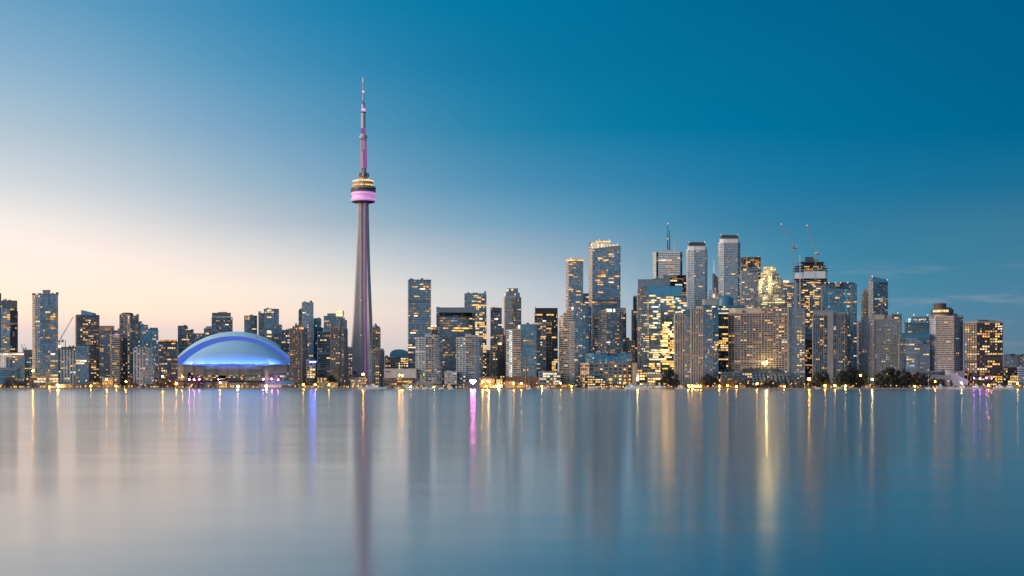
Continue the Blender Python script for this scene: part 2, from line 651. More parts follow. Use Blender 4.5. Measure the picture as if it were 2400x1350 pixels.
# ---------------------------------------------------------------- buildings
# style: glass, frame, storey height, bay width, slab thickness, slab projection, pier width, pier projection
ST = {
    'glass': ('glass_blue', 'panel_blue', 3.4, 3.2, 0.55, 0.15, 0.30, 0.10),
    'pale': ('glass_pale', 'conc_pale', 3.4, 3.0, 0.7, 0.15, 0.35, 0.10),
    'teal': ('glass_teal', 'panel_teal', 3.4, 3.2, 0.5, 0.15, 0.30, 0.10),
    'dark': ('glass_dark', 'conc_dark', 3.5, 3.2, 0.9, 0.20, 0.50, 0.12),
    'black': ('glass_black', 'steel_dark', 3.7, 3.4, 0.8, 0.15, 0.5, 0.22),
    'condo': ('glass_blue', 'conc_grey', 3.0, 4.2, 0.8, 1.1, 0.5, 0.9),
    'condo_dark': ('glass_dark', 'conc_grey', 3.0, 4.2, 0.7, 0.8, 0.6, 0.7),
    'condo_blue': ('glass_teal', 'panel_blue', 3.0, 3.8, 0.7, 0.7, 0.3, 0.5),
    'white': ('glass_teal', 'conc_pale', 3.0, 6.0, 0.85, 1.3, 0.6, 1.1),
    'white_fine': ('glass_blue', 'conc_white', 3.1, 3.4, 1.0, 0.9, 0.4, 0.5),
    'sand_fine': ('glass_dark', 'conc_sand', 3.1, 4.0, 1.5, 1.0, 0.9, 0.6),
    'white_vertical': ('glass_dark', 'conc_white', 3.0, 4.4, 0.5, 0.08, 1.9, 0.6),
    'grey_vertical': ('glass_blue', 'conc_pale', 3.1, 3.8, 0.6, 0.10, 1.1, 0.5),
    'beige': ('glass_dark', 'conc_beige', 3.0, 3.6, 1.2, 0.35, 1.3, 0.3),
    'beige_grid': ('glass_dark', 'conc_beige', 3.1, 4.4, 1.0, 0.9, 0.8, 1.0),
    'taupe': ('glass_dark', 'conc_taupe', 3.0, 3.4, 1.2, 0.3, 1.2, 0.25),
    'grey_grid': ('glass_blue', 'conc_grey', 3.1, 3.4, 1.1, 0.35, 0.9, 0.4),
    'brown': ('glass_black', 'conc_brown', 3.6, 4.6, 1.0, 0.3, 0.9, 0.5),
    'office': ('glass_blue', 'conc_grey', 3.8, 3.0, 1.3, 0.2, 0.2, 0.1),
    'white_bank': ('glass_blue', 'conc_white', 4.4, 3.0, 2.0, 0.2, 0.25, 0.1),
    'hotel': ('glass_dark', 'conc_sand', 3.1, 3.0, 1.75, 0.25, 0.5, 0.1),
    'hotel_plain': ('glass_dark', 'conc_pale', 3.1, 4.0, 1.55, 0.2, 2.0, 0.15),
    'grey_plain': ('glass_dark', 'conc_grey', 3.1, 4.0, 1.8, 0.2, 2.2, 0.15),
    'low': ('glass_dark', 'conc_taupe', 3.6, 4.0, 1.2, 0.3, 0.8, 0.2),
    'low_white': ('glass_dark', 'conc_pale', 3.6, 5.0, 1.2, 0.5, 0.6, 0.3),
    'low_blue': ('glass_teal', 'panel_blue', 3.6, 4.0, 0.8, 0.3, 0.4, 0.2),
    'cube': ('glass_dark', 'conc_beige', 5.2, 7.4, 1.6, 0.3, 1.6, 0.5),
}
PAL = [('lit_amber', 36), ('lit_warm', 24), ('lit_orange', 22), ('lit_pale', 6), ('lit_dim', 62), ('lit_cool', 6)]  # many dim windows added to imitate bloom around the lights
PAL_BLAZE = [('lit_shop', 45), ('lit_gold', 40), ('lit_cream', 15)]
PAL_GOLD = [('lit_gold', 60), ('lit_amber', 25), ('lit_cream', 15)]
PAL_CREAM = [('lit_cream', 55), ('lit_pale', 20), ('lit_gold', 25)]
PAL_DARK = [('lit_amber', 40), ('lit_orange', 34), ('lit_gold', 14), ('lit_dim', 24)]
GLOWS = ['lit_amber', 'lit_warm', 'lit_orange', 'lit_pale', 'lit_gold', 'lit_cream', 'lit_dim', 'lit_pink', 'lit_shop', 'lit_flood', 'lit_cool']
MAX_WIN = 100
UNIT = {}


def unit_window(mat):
    if mat not in UNIT:
        m = MB()
        m.box(-.5, .5, -.5, .5, -.5, .5)
        UNIT[mat] = m.mesh('window', mat)
    return UNIT[mat]


def offset_poly(pts, p):
    n = len(pts)
    out = []
    for i in range(n):
        x0, y0 = pts[i - 1]
        x1, y1 = pts[i]
        x2, y2 = pts[(i + 1) % n]
        e1, e2 = Vector((x1 - x0, y1 - y0)), Vector((x2 - x1, y2 - y1))
        if e1.length < 1e-6 or e2.length < 1e-6:
            out.append((x1, y1))
            continue
        e1.normalize()
        e2.normalize()
        n1, n2 = Vector((e1.y, -e1.x)), Vector((e2.y, -e2.x))
        k = max(0.35, 1 + n1.dot(n2))
        out.append((x1 + p * (n1.x + n2.x) / k, y1 + p * (n1.y + n2.y) / k))
    return out


def two_face(xl, xc, xr, Y, th):
    t_l, t_c, t_r = ((p - 1200) / F for p in (xl, xc, xr))
    c, s = math.cos(math.radians(th)), math.sin(math.radians(th))
    C = (t_c * Y, Y)
    pts = []
    if xc - xl > 0.4:
        den = s + t_l * c
        d = (C[0] - t_l * Y) / den if abs(den) > 1e-4 else -1
        if 0 < d < 70:
            pts.append((C[0] - d * s, C[1] + d * c))
        else:
            pts.append((t_l * (Y + 22), Y + 22))
    pts.append(C)
    if xr - xc > 0.4:
        den = c - t_r * s
        w = (t_r * Y - C[0]) / den if abs(den) > 1e-4 else -1
        if 0 < w < 110:
            pts.append((C[0] + w * c, C[1] + w * s))
        else:
            pts.append((t_r * (Y + 22), Y + 22))
    return pts


def close_poly(chain, D):
    """front chain (left to right) closed by two hidden corners further back"""
    (xa, ya), (xz, yz) = chain[0], chain[-1]
    back = max(y for _, y in chain) + D
    w = abs(xz - xa)
    pad = min(0.6, w * 0.1)
    return chain + [((xz / yz) * back - pad, back), ((xa / ya) * back + pad, back)]


class B:
    def __init__(self, name, label, cat, Y, px, group=None, max_win=MAX_WIN, th=17, top_label=True):
        self.Y, self.th, self.max_win = Y, th, max_win
        self.root = empty(name, (X(px, Y + 10), Y + 10, GZ), label, cat, group)
        self.wins = []
        self.tops = []

    # ---- storeyed volume
    def vol(self, xs, top, style, lit=0.1, bot=None, dy=0, D=26, th=None, run=(1, 2), zones=(), pal=PAL, parapet=0.8, piers=True, slabs=True, names=('glazing', 'facade_frame'), part_label=None, fh=None, bay=None, frame=None, glass=None):
        Y = self.Y + dy
        if isinstance(xs[0], (tuple, list)):
            chain = [(X(p, Y + d), Y + d) for p, d in xs]
        else:
            chain = two_face(xs[0], xs[1], xs[2], Y, self.th if th is None else th)
        g, fr, sfh, sbay, st, spj, pw, pp = ST[style]
        fh, bay = fh or sfh, bay or sbay
        fr, g = frame or fr, glass or g
        z1 = Z(top, Y)
        z0 = GZ if bot is None else Z(bot, Y)
        nf = max(1, round((z1 - z0) / fh))
        fh = (z1 - z0) / nf
        st = min(st, fh * .6)
        poly = close_poly(chain, D)
        core, fm = MB(), MB()
        u = 0
        n = len(poly)
        for i in range(n):
            (xa, ya), (xb, yb) = poly[i], poly[(i + 1) % n]
            ln = math.hypot(xb - xa, yb - ya)
            if ln < .01:
                continue
            nb = max(1, round(ln / bay))
            core.quad((xa, ya, z0), (xb, yb, z0), (xb, yb, z1), (xa, ya, z1),
                      uv=[(u + .001, .001), (u + nb - .001, .001), (u + nb - .001, nf - .001), (u + .001, nf - .001)])
            u += nb + 3
            front = i < len(chain) - 1
            ex, ey = (xb - xa) / ln, (yb - ya) / ln
            nx, ny = ey, -ex
            if piers:
                npz = nb if front else max(1, nb // 2)
                for k in range(npz + 1):
                    q = ln * k / npz
                    cx_, cy_ = xa + ex * q, ya + ey * q
                    w2 = pw / 2
                    p4 = [(cx_ - ex * w2 + nx * pp, cy_ - ey * w2 + ny * pp), (cx_ + ex * w2 + nx * pp, cy_ + ey * w2 + ny * pp),
                          (cx_ + ex * w2 - nx * .05, cy_ + ey * w2 - ny * .05), (cx_ - ex * w2 - nx * .05, cy_ - ey * w2 - ny * .05)]
                    fm.prism(p4, z0, z1 + parapet * .4, bottom=False)
            if front and (lit > 0 or zones):
                bl = ln / nb
                hot = [2.6 if rnd.random() < .14 else .55 if rnd.random() < .3 else .95 for _ in range(nb)]
                for f in range(nf):
                    zc = z0 + (f + .5) * fh
                    wh = fh - st - .15
                    if wh < .4:
                        continue
                    full = style in ('glass', 'office', 'dark', 'black', 'teal', 'grey_grid') and lit > .04 and rnd.random() < .05
                    k = 0
                    while k < nb:
                        q = (k + .5) * bl
                        wx, wy = xa + ex * q, ya + ey * q
                        ppx, ppy = 1200 + F * wx / wy, HY - F * (zc - CZ) / wy
                        pr, pz, rr = lit, pal, run
                        for zn in zones:
                            if zn[0] <= ppx <= zn[1] and zn[2] <= ppy <= zn[3]:
                                pr = zn[4]
                                if len(zn) > 5 and zn[5]:
                                    pz = zn[5]
                                if len(zn) > 6:
                                    rr = zn[6]
                        if pr < .3:
                            pr = min(.45, pr * hot[k])
                        if full:
                            pr, rr = max(pr, .62), (1, 4)
                        m = rnd.randint(*rr)
                        if rnd.random() < (pr * (1.4 if pr < .3 else .72 if pr < .7 else .9)) / (0.5 * (rr[0] + rr[1])) ** .5:
                            m = min(m, nb - k)
                            cq = (k + m / 2) * bl
                            ww = m * bl - (pw if piers else .3) - .1
                            if m == 1:
                                ww *= rnd.uniform(.35, .8)
                            if ww > .3:
                                cc = (xa + ex * cq + nx * .05, ya + ey * cq + ny * .05, zc + (st * .5 if False else 0))
                                mat = rnd.choices([a for a, _ in pz], [b for _, b in pz])[0]
                                hh = wh * (rnd.uniform(.55, .95) if m == 1 else rnd.uniform(.75, 1))
                                self.wins.append((ww * hh, (cc[0], cc[1], cc[2] + (wh - hh) * rnd.choice((-.5, 0, .3))), (ex, ey), ww, hh, mat))
                            k += m
                        else:
                            k += 1
        core.poly([(x, y, z1) for x, y in poly])
        if slabs:
            op = offset_poly(poly, spj)
            mech = [] if nf < 22 or len(poly) > 9 else [f_ for f_ in (int(nf * rnd.uniform(.28, .45)), int(nf * rnd.uniform(.62, .8))) if rnd.random() < .55]
            for f_ in mech:
                fm.prism(op, z0 + f_ * fh, z0 + (f_ + 1) * fh - st / 2 - .05)
            for f in range(1 if bot is None else 0, nf + 1):
                zz = z0 + f * fh
                fm.prism(op, zz - st / 2, zz + st / 2 + (parapet if f == nf else 0))
        a = core.build(names[0], g, self.root)
        if fm.v:
            fo = fm.build(names[1], fr, self.root)
            if part_label:
                fo['label'] = part_label
        if z1 - z0 > 18:
            self.tops.append((poly, z1 + st / 2 + parapet))
        return self

    # ---- plain volume (roof plant, penthouse, blank wall)
    def solid(self, name, xs, top, bot, mat, dy=1.5, D=14, th=None, label=None):
        Y = self.Y + dy
        if isinstance(xs[0], (tuple, list)):
            chain = [(X(p, Y + d), Y + d) for p, d in xs]
        elif len(xs) == 2:
            chain = [(X(xs[0], Y), Y), (X(xs[1], Y), Y)]
        else:
            chain = two_face(xs[0], xs[1], xs[2], Y, self.th if th is None else th)
        m = MB()
        z0 = GZ if bot is None else Z(bot, Y)
        z1 = Z(top, Y)
        poly = close_poly(chain, D)
        m.prism(poly, z0, z1)
        if z1 - z0 > 2.5 and 'lit' not in mat:
            m.prism(offset_poly(poly, .25), z1 - .7, z1 + .35)
        o = m.build(name, mat, self.root)
        if label:
            o['label'] = label
        return self

    # ---- sloped-top plain volume: top given at both ends
    def wedge(self, name, x0, x1, top0, top1, bot, mat, dy=1.5, D=14, label=None):
        Y = self.Y + dy
        m = MB()
        z0 = GZ if bot is None else Z(bot, Y)
        a, b = X(x0, Y), X(x1, Y)
        za, zb = Z(top0, Y), Z(top1, Y)
        p = [(a, Y), (b, Y), (b, Y + D), (a, Y + D)]
        zt = [za, zb, zb, za]
        lo = [(x, y, z0) for x, y in p]
        hi = [(x, y, z) for (x, y), z in zip(p, zt)]
        for k in range(4):
            k2 = (k + 1) % 4
            m.quad(lo[k], lo[k2], hi[k2], hi[k])
        m.poly(hi)
        o = m.build(name, mat, self.root)
        if label:
            o['label'] = label
        return self

    def lathe(self, name, px, half, rows, mat, dy=8, n=24):
        """rows: (row in picture, half width in px)"""
        Y = self.Y + dy
        m = MB()
        m.lathe(X(px, Y), Y, [(h * Y / F, Z(r, Y)) for r, h in rows], n)
        m.build(name, mat, self.root)
        return self

    def mast(self, name, px, top, bot, w, mat='steel_dark', dy=8, w2=None):
        Y = self.Y + dy
        m = MB()
        m.bar((X(px, Y), Y, Z(bot, Y) - .5), (X(px, Y), Y, Z(top, Y)), w, w2=w2)
        m.build(name, mat, self.root)
        return self

    def beacon(self, px, py, mat='beacon_red', r=.7, dy=0):
        Y = self.Y + dy
        m = MB()
        m.sphere((X(px, Y), Y, Z(py, Y)), r, 8)
        m.box(X(px, Y) - .15, X(px, Y) + .15, Y - .15, Y + .15, Z(py, Y) - 2.2, Z(py, Y) - r * .5)
        m.build('beacon', mat, self.root)
        return self

    # ---- lit windows: the largest as parts of their own, the rest as one
    def done(self):
        ox, oy, oz = self.root['ox'], self.root['oy'], self.root['oz']
        for poly, z in self.tops:
            xs_ = [p_[0] for p_ in poly]
            ys_ = [p_[1] for p_ in poly]
            x0_, x1_, y0_, y1_ = min(xs_), max(xs_), sorted(ys_)[len(ys_) // 2 - 1], max(ys_)
            if x1_ - x0_ < 7 or y1_ - y0_ < 8:
                continue
            for _ in range(rnd.randint(1, 3)):
                w_, d_, h_ = rnd.uniform(1.5, 4.5), rnd.uniform(2, 4), rnd.uniform(1.2, 3.4)
                cx_, cy_ = rnd.uniform(x0_ + 3, x1_ - 3), rnd.uniform(y0_ + 3, y1_ - 3)
                m = MB()
                m.box(cx_ - w_ / 2, cx_ + w_ / 2, cy_ - d_ / 2, cy_ + d_ / 2, z - 1.2, z + h_)
                m.build('roof_vent', rnd.choice(('conc_grey', 'steel_grey', 'conc_dark')), self.root)
            if rnd.random() < .45:
                cx_, cy_ = rnd.uniform(x0_ + 2, x1_ - 2), rnd.uniform(y0_ + 2, y1_ - 2)
                m = MB()
                m.bar((cx_, cy_, z - 1), (cx_, cy_, z + rnd.uniform(4, 9)), .35, w2=.15)
                m.build('antenna', 'steel_grey', self.root)
        ws = self.wins
        rnd.shuffle(ws)
        ws.sort(key=lambda w: -round(w[0] / 6))
        for _, c, e, w, h, mat in ws[:self.max_win]:
            o = bpy.data.objects.new('window', unit_window(mat))
            col.objects.link(o)
            o.parent = self.root
            o.location = (c[0] - ox, c[1] - oy, c[2] - oz)
            o.rotation_euler = (0, 0, math.atan2(e[1], e[0]))
            o.scale = (w, .12, h)
        rest = ws[self.max_win:]
        if rest:
            m = MB()
            for _, c, e, w, h, mat in rest:
                ex, ey = e
                nx, ny = ey * .06, -ex * .06
                a = (c[0] - ex * w / 2 + nx, c[1] - ey * w / 2 + ny)
                b = (c[0] + ex * w / 2 + nx, c[1] + ey * w / 2 + ny)
                m.quad((*a, c[2] - h / 2), (*b, c[2] - h / 2), (*b, c[2] + h / 2), (*a, c[2] + h / 2), GLOWS.index(mat))
            o = m.build('window', GLOWS, self.root)
            o['kind'] = 'stuff'
        return self


def arc(x0, x1, d, n=6, a0=0.0, a1=180.0):
    """points of a bowed front from x0 to x1 (px); d is how far its middle stands forward (m)"""
    out = []
    for i in range(n + 1):
        a = math.radians(a0 + (a1 - a0) * i / n)
        t = (1 - math.cos(a)) / 2
        out.append((x0 + (x1 - x0) * (1 - math.cos(a) - (1 - math.cos(math.radians(a0)))) / ((1 - math.cos(math.radians(a1))) - (1 - math.cos(math.radians(a0)))), d * (1 - math.sin(a))))
    return out

# ================================================================ the skyline, west to east
b = B('glass_tower', 'dark navy tower cut by the photo\'s left edge, paler glass strip up its middle', 'tower', 2330, 20)
b.vol((2, 2, 26, ), 706, 'pale', lit=.25, bot=None, dy=0, D=22, zones=[(0, 40, 760, 800, .5)])
b.vol((-16, -16, 6), 706, 'dark', lit=.05, dy=-1.0)
b.vol((24, 24, 40), 706, 'black', lit=.06, dy=-1.5)
b.solid('penthouse', (4, 39), 704.8, 722, 'conc_dark', dy=-2)
b.solid('shoulder', (39.5, 42), 730, None, 'conc_dark', dy=4)
b.done()
b = B('glass_tower', 'sliver of a taller dark tower at the extreme left edge of the photo', 'tower', 2420, -4)
b.vol((-40, -40, 2.6), 688, 'dark', lit=.05)
b.done()

b = B('low_building', 'mid-rise block with a glowing yellow roofline at the left edge of the photo', 'apartment block', 2150, 28)
b.vol((-30, 14, 29), 833, 'white_vertical', lit=.14, th=30)
b.vol((29, 29, 58), 834, 'glass', lit=.16, dy=-.5)
b.solid('lit_cornice', [(0, -1.5), (56, -1.5)], 828.5, 832, 'lit_pale', dy=0, D=3)
b.solid('roof', (-30, 57), 826, 828.5, 'conc_grey', dy=-1.6, D=18)
b.done()
b = B('low_building', 'low teal glass block on the shore at the left edge of the photo', 'office block', 2085, 20)
b.vol((-20, -20, 41), 868, 'low_blue', lit=.13)
b.solid('roof', (-20, 39), 862, 868, 'panel_blue', dy=1)
b.done()
b = B('low_building', 'grey block under a black box penthouse, just left of the pale tallest western tower', 'apartment block', 2200, 66)
b.vol((56, 56, 79), 832, 'grey_grid', lit=.16)
b.solid('penthouse', (55, 76), 820, 832, 'conc_dark', dy=-1)
b.done()

b = B('apartment_tower', 'tallest condo tower of the western shore, with a stepped blue glass crown', 'tower', 2140, 106)
b.vol([(77, 4), (83, 0)], 694, 'sand_fine', lit=.5, zones=[(0, 99, 690, 702, .95, PAL_CREAM)], dy=1.5)
b.vol([(83, 0), (94, 0)], 692, 'grey_vertical', lit=.12, zones=[(83, 96, 692, 700, .95, PAL_GOLD)], dy=1)
b.vol((94, 94, 118), 690, 'glass', lit=.24, zones=[(108, 116, 840, 905, .5), (96, 108, 740, 830, .34)])
b.vol((118, 118, 136), 690, 'glass', lit=.2, dy=.5, zones=[(118, 126, 700, 905, .6, PAL, (1, 2))], frame='conc_grey')
b.solid('penthouse', (100, 118), 680, 690, 'panel_blue', dy=-.5)
b.solid('plant_room', (89, 97), 687.5, 693, 'panel_teal', dy=2)
b.done()
b = B('low_building', 'low lakeside pavilion with two bright rows of windows below the tallest western tower', 'terminal', 2066, 101)
b.vol((72, 72, 137), 885, 'low', lit=.5, D=20, zones=[(72, 140, 885, 899, .8, PAL_CREAM, (1, 3)), (72, 140, 903, 910, .8, PAL_GOLD, (1, 4))])
b.done()

b = B('apartment_block', 'mid-rise with white vertical piers and a teal glass wing beside the crane', 'apartment block', 2130, 175)
b.vol((143, 143, 178), 816, 'white_vertical', lit=.12, zones=[(143, 180, 812, 826, .4, PAL_CREAM)])
b.vol((178, 178, 208), 815, 'teal', lit=.08, glass='glass_blue', frame='panel_blue')
b.solid('roof', (144, 178), 813, 816, 'steel_dark', dy=-1)
b.solid('glass_penthouse', (178, 207), 811, 815, 'panel_sky', dy=-1)
b.mast('mast', 153, 797, 813, .8)
b.done()
b = B('apartment_block', 'grey-brown block squeezed between the tallest western tower and the white-ribbed mid-rise', 'apartment block', 2290, 139)
b.vol((132, 132, 147), 820, 'taupe', lit=.1, frame='conc_grey')
b.solid('lit_penthouse', (136, 143), 809, 815, 'lit_pale', dy=2, D=5)
b.solid('roof', (133, 146), 815, 820, 'conc_grey', dy=1)
b.done()
b = B('apartment_tower', 'condo tower topped by a bright blue slanted box', 'tower', 2230, 205)
b.vol((178, 181, 232), 739, 'condo_dark', lit=.13, th=24, frame='conc_taupe', zones=[(214, 222, 740, 900, .4), (190, 206, 745, 800, .26)])
b.wedge('crown', 190, 219, 726.5, 733.5, 739.5, 'panel_sky', dy=7, label='bright blue slanted rooftop box')
b.done()
b = B('apartment_tower', 'broad grey slab with a small lit penthouse behind the pinkish column tower', 'tower', 2380, 250)
b.vol((232, 233, 268), 776, 'grey_grid', lit=.2)
b.solid('penthouse', (233, 268), 764, 776, 'conc_taupe')
b.solid('lit_penthouse', (246, 262), 768.5, 775, 'lit_dim', dy=.6)
b.vol((268, 268, 284), 776, 'grey_grid', lit=.12, dy=3)
b.done()
b = B('apartment_tower', 'slim pinkish-beige tower with a violet lit top', 'tower', 2150, 270)
b.vol((259, 262, 279), 785.5, 'sand_fine', lit=.16, th=20, piers=False)
b.solid('lit_cornice', (262, 279), 783, 785.5, 'lit_pink', dy=.5)
b.solid('attic', (261.5, 279.5), 785.5, 792, 'conc_sand', dy=.4)
b.done()
b = B('apartment_tower', 'dark tower with rounded crown and one white lit vertical strip', 'tower', 2200, 303)
b.vol(arc(281, 299, 6, 5, 0, 90), 738, 'condo_dark', lit=.12)
b.vol([(299, -.5), (304, -.5)], 740, 'sand_fine', lit=.7, pal=PAL_CREAM, dy=-.6)
b.vol((304, 304, 324), 741, 'condo_dark', lit=.2, dy=0)
b.vol((323.5, 323.5, 328), 757, 'condo_dark', lit=.1, dy=5)
b.lathe('crown', 298, 15, [(741, 14), (735, 14), (733.2, 10), (732.6, 2)], 'conc_dark', dy=12)
b.done()
b = B('glass_tower', 'pair of joined blue-teal towers of unequal height between rounded dark tower and stadium', 'tower', 2480, 349)
b.vol((328, 328, 347), 763, 'teal', lit=.13)
b.vol((347, 347, 371), 774, 'teal', lit=.13, dy=2)
b.solid('plant_room', (350, 370), 768.5, 774, 'panel_teal', dy=4)
b.solid('penthouse', (332, 344), 761, 763, 'panel_teal', dy=3)
b.done()
b = B('apartment_block', 'front mid-rise with white vertical piers and curved teal glass side, west of stadium', 'apartment block', 2110, 340)
b.vol((314, 314, 341), 817, 'white_vertical', lit=.14, zones=[(325, 330, 815, 900, .6, PAL_CREAM)])
b.vol(arc(341, 365, 8, 5, 90, 180), 818, 'teal', lit=.07, glass='glass_blue', frame='conc_pale')
b.solid('penthouse', (320, 352), 814.5, 817, 'panel_blue')
b.done()
b = B('apartment_tower', 'wide grid-faced block with an orange lit roofline, next to the stadium', 'apartment block', 2240, 393)
b.vol((370, 373, 416), 802, 'dark', lit=.2, frame='panel_blue', th=20)
b.solid('lit_cornice', (374, 415), 796.5, 800, 'lit_orange', dy=0)
b.solid('roof', (371, 416), 800, 802.5, 'conc_dark', dy=1)
b.done()
b = B('office_tower', 'plain dark tower with a lower step behind the stadium\'s west shoulder', 'tower', 2640, 434)
b.vol((417, 417, 440), 766, 'dark', lit=.03, frame='panel_blue', zones=[(430, 440, 766, 900, .3)])
b.vol((440, 440, 453), 775, 'dark', lit=.05, dy=2)
b.solid('roof', (418, 439), 763, 766, 'conc_dark')
b.done()
b = B('office_tower', 'gold lit corner block peeking over the stadium roof', 'office block', 2520, 458)
b.vol((438, 440, 478), 784, 'dark', lit=.14, zones=[(437, 446, 781, 800, .95, PAL_GOLD), (446, 478, 781, 788, .8, PAL_GOLD)])
b.solid('roof', (440, 477), 781, 784, 'conc_taupe', dy=3)
b.done()
b = B('office_tower', 'small stepped grey block leaning on the dark tower behind the stadium', 'office block', 2700, 488)
b.vol((478, 478, 498), 771, 'pale', lit=.08)
b.solid('penthouse', (483, 498), 765, 771, 'conc_grey')
b.done()
b = B('office_tower', 'square dark tower with a white band below its roof, rising behind the stadium', 'tower', 2600, 521)
b.vol((496, 497, 545), 744.5, 'dark', lit=.07, frame='panel_blue', zones=[(528, 542, 748, 800, .16)])
b.solid('white_band', (497, 541), 740.5, 744.5, 'conc_pale', dy=2)
b.solid('roof', (497, 541), 733.5, 740.5, 'conc_dark', dy=1)
b.solid('plant_room', (511, 532), 731, 733.5, 'conc_taupe', dy=3)
b.done()

# ---------------------------------------------------------------- behind the stadium, east part
b = B('apartment_tower', 'dark blue tower with lit top-left corner right of the stadium\'s peak', 'tower', 2560, 588)
b.vol((573, 574, 602), 741, 'condo_blue', lit=.06, glass='glass_blue', zones=[(573, 585, 740, 748, .9, PAL_GOLD)])
b.solid('penthouse', (584, 600), 739.3, 741, 'conc_dark')
b.done()
b = B('apartment_tower', 'twin-slab balcony tower with lit rooftop bar, tallest directly behind the stadium', 'tower', 2500, 632)
b.vol((606.5, 607, 620), 735, 'condo_dark', lit=.2, dy=5)
b.vol((619, 620, 653), 725, 'condo_blue', lit=.08, glass='glass_blue', zones=[(628, 633, 725, 830, .55, PAL_CREAM), (619, 640, 730, 733, .95, PAL_CREAM)])
b.vol((653, 653, 660), 764, 'condo_blue', lit=.15, dy=4)
b.solid('penthouse', (640, 652), 724, 725, 'panel_blue')
b.done()
b = B('office_tower', 'low dark block filling the gap behind the beige tower and the stadium', 'office block', 2420, 672)
b.vol((659, 660, 683), 775, 'dark', lit=.16)
b.done()
b = B('apartment_tower', 'beige slab tower with a dark centre slot, overlapping the stadium\'s east end', 'tower', 2150, 700)
b.vol((679, 680, 692), 771.5, 'beige', lit=.2, frame='conc_taupe', dy=2)
b.vol((692, 692, 703), 763, 'beige', lit=.3, frame='conc_taupe', dy=0)
b.vol((703, 703, 706), 764, 'dark', lit=.2, dy=1.2)
b.vol((706, 706, 708), 763, 'beige', lit=.1, dy=0)
b.vol([(708, 0), (720, 14)], 773, 'grey_plain', lit=.03)
b.solid('lit_penthouse', (701, 712), 767, 771.5, 'lit_gold', dy=-1.2, D=3)
b.done()
b = B('glass_tower', 'tall pale blue-grey slab tower with fine vertical ribs, behind the beige slab', 'tower', 2480, 719)
b.vol((700, 700.5, 709), 727.5, 'dark', lit=.18, dy=3)
b.vol((708, 709, 734), 709.5, 'grey_vertical', lit=.05, glass='glass_pale')
b.solid('roof', (709, 729), 708, 709.5, 'conc_pale')
b.done()
b = B('glass_tower', 'plain dark teal tower between the ribbed slab and the stepped grey tower', 'tower', 2520, 744)
b.vol((734, 734, 753), 747.5, 'teal', lit=.04)
b.vol((753, 753, 758), 769, 'teal', lit=.05, dy=3)
b.solid('roof', (736, 750), 745.5, 747.5, 'panel_teal')
b.done()
b = B('glass_tower', 'stepped grey-blue tower carrying a glowing cream box at its roof edge', 'tower', 2400, 781)
b.vol((759.5, 760, 803), 742, 'condo_blue', lit=.07, glass='glass_blue')
b.solid('penthouse', (767.5, 787), 735, 742, 'panel_blue', dy=3)
b.solid('lit_penthouse', (788, 803), 728.5, 741, 'lit_cream', dy=2)
b.solid('shaft', (803, 806), 728.5, 742, 'conc_pale', dy=3)
b.vol((803, 803, 808), 747, 'grey_grid', lit=.06, dy=3)
b.vol((808, 808, 812.5), 752, 'grey_grid', lit=.06, dy=5)
b.done()
b = B('apartment_block', 'mid-rise of dark grid panels between two beige towers', 'apartment block', 2260, 759)
b.vol((744, 745, 776), 779, 'dark', lit=.14, frame='panel_blue', zones=[(757, 770, 786, 790, .9)])
b.solid('roof', (748, 774), 777.5, 779, 'panel_blue')
b.done()
b = B('apartment_tower', 'beige slab tower standing just left of the tall needle tower', 'tower', 2160, 795)
b.vol((775, 776, 797), 769, 'beige', lit=.22, frame='conc_taupe')
b.vol((797, 797, 801), 766, 'dark', lit=.15, dy=1)
b.vol((801, 801, 806), 768, 'beige', lit=.2, frame='conc_taupe', dy=.5)
b.vol([(806, 0), (814, 12)], 773, 'grey_plain', lit=.02)
b.solid('penthouse', (782, 800), 764.5, 769, 'conc_taupe')
b.done()
b = B('apartment_block', 'slim low block squeezed between beige slab and needle tower, lit stairwell', 'apartment block', 2260, 819)
b.vol((812, 812, 826), 815.5, 'taupe', lit=.15, zones=[(818, 825, 840, 880, .7, PAL_GOLD)])
b.done()
b = B('low_building', 'small beige lit house before the teal tower, seen between beige slabs', 'low block', 2110, 729)
b.vol((719, 719, 739), 846, 'low', lit=.1, zones=[(728, 732, 860, 884, .9, PAL_CREAM), (719, 739, 876, 882, .8, PAL_GOLD)], frame='conc_sand')
b.solid('led_sign', [(726, -.6), (740, -.6)], 847.5, 848.6, 'led_blue', D=.5, dy=0)
b.solid('sign_board', [(725.5, 0), (740.5, 0)], 845, 851, 'conc_dark', D=.6, dy=-.05)
b.done()

# ---------------------------------------------------------------- right of the needle tower
b = B('apartment_tower', 'pinkish tower with a little gabled roof right of the needle tower', 'tower', 2330, 881)
b.vol((873, 874, 891), 769, 'taupe', lit=.2, frame='conc_taupe')
Y0 = b.Y + 2
m = MB()
m.lathe(X(880, Y0 + 10), Y0 + 10, [(8 * Y0 / F, Z(769, Y0) + .6), (6.5 * Y0 / F, Z(765, Y0)), (4 * Y0 / F, Z(762, Y0)), (.8 * Y0 / F, Z(757, Y0))], 4)
m.build('roof', 'panel_blue', b.root)
b.done()
b = B('apartment_tower', 'short beige slab with stacked amber windows at the needle tower\'s right foot', 'apartment block', 2160, 884)
b.vol((865, 866, 875), 823, 'grey_vertical', lit=.1)
b.vol((875, 875, 889), 822, 'beige', lit=.06, frame='conc_taupe', zones=[(878, 883, 855, 905, .8, PAL_GOLD), (870, 878, 830, 840, .5)])
b.vol([(889, 0), (900, 10)], 823, 'grey_plain', lit=.02)
b.done()
b = B('hall', 'low hall with dark barrel roof and lit windows left of the dark blue tower', 'hall', 2300, 934)
b.vol((902, 903, 957), 838, 'low', lit=.15, zones=[(933, 956, 830, 862, .75, PAL_CREAM), (903, 934, 850, 858, .5)], D=40)
m = MB()
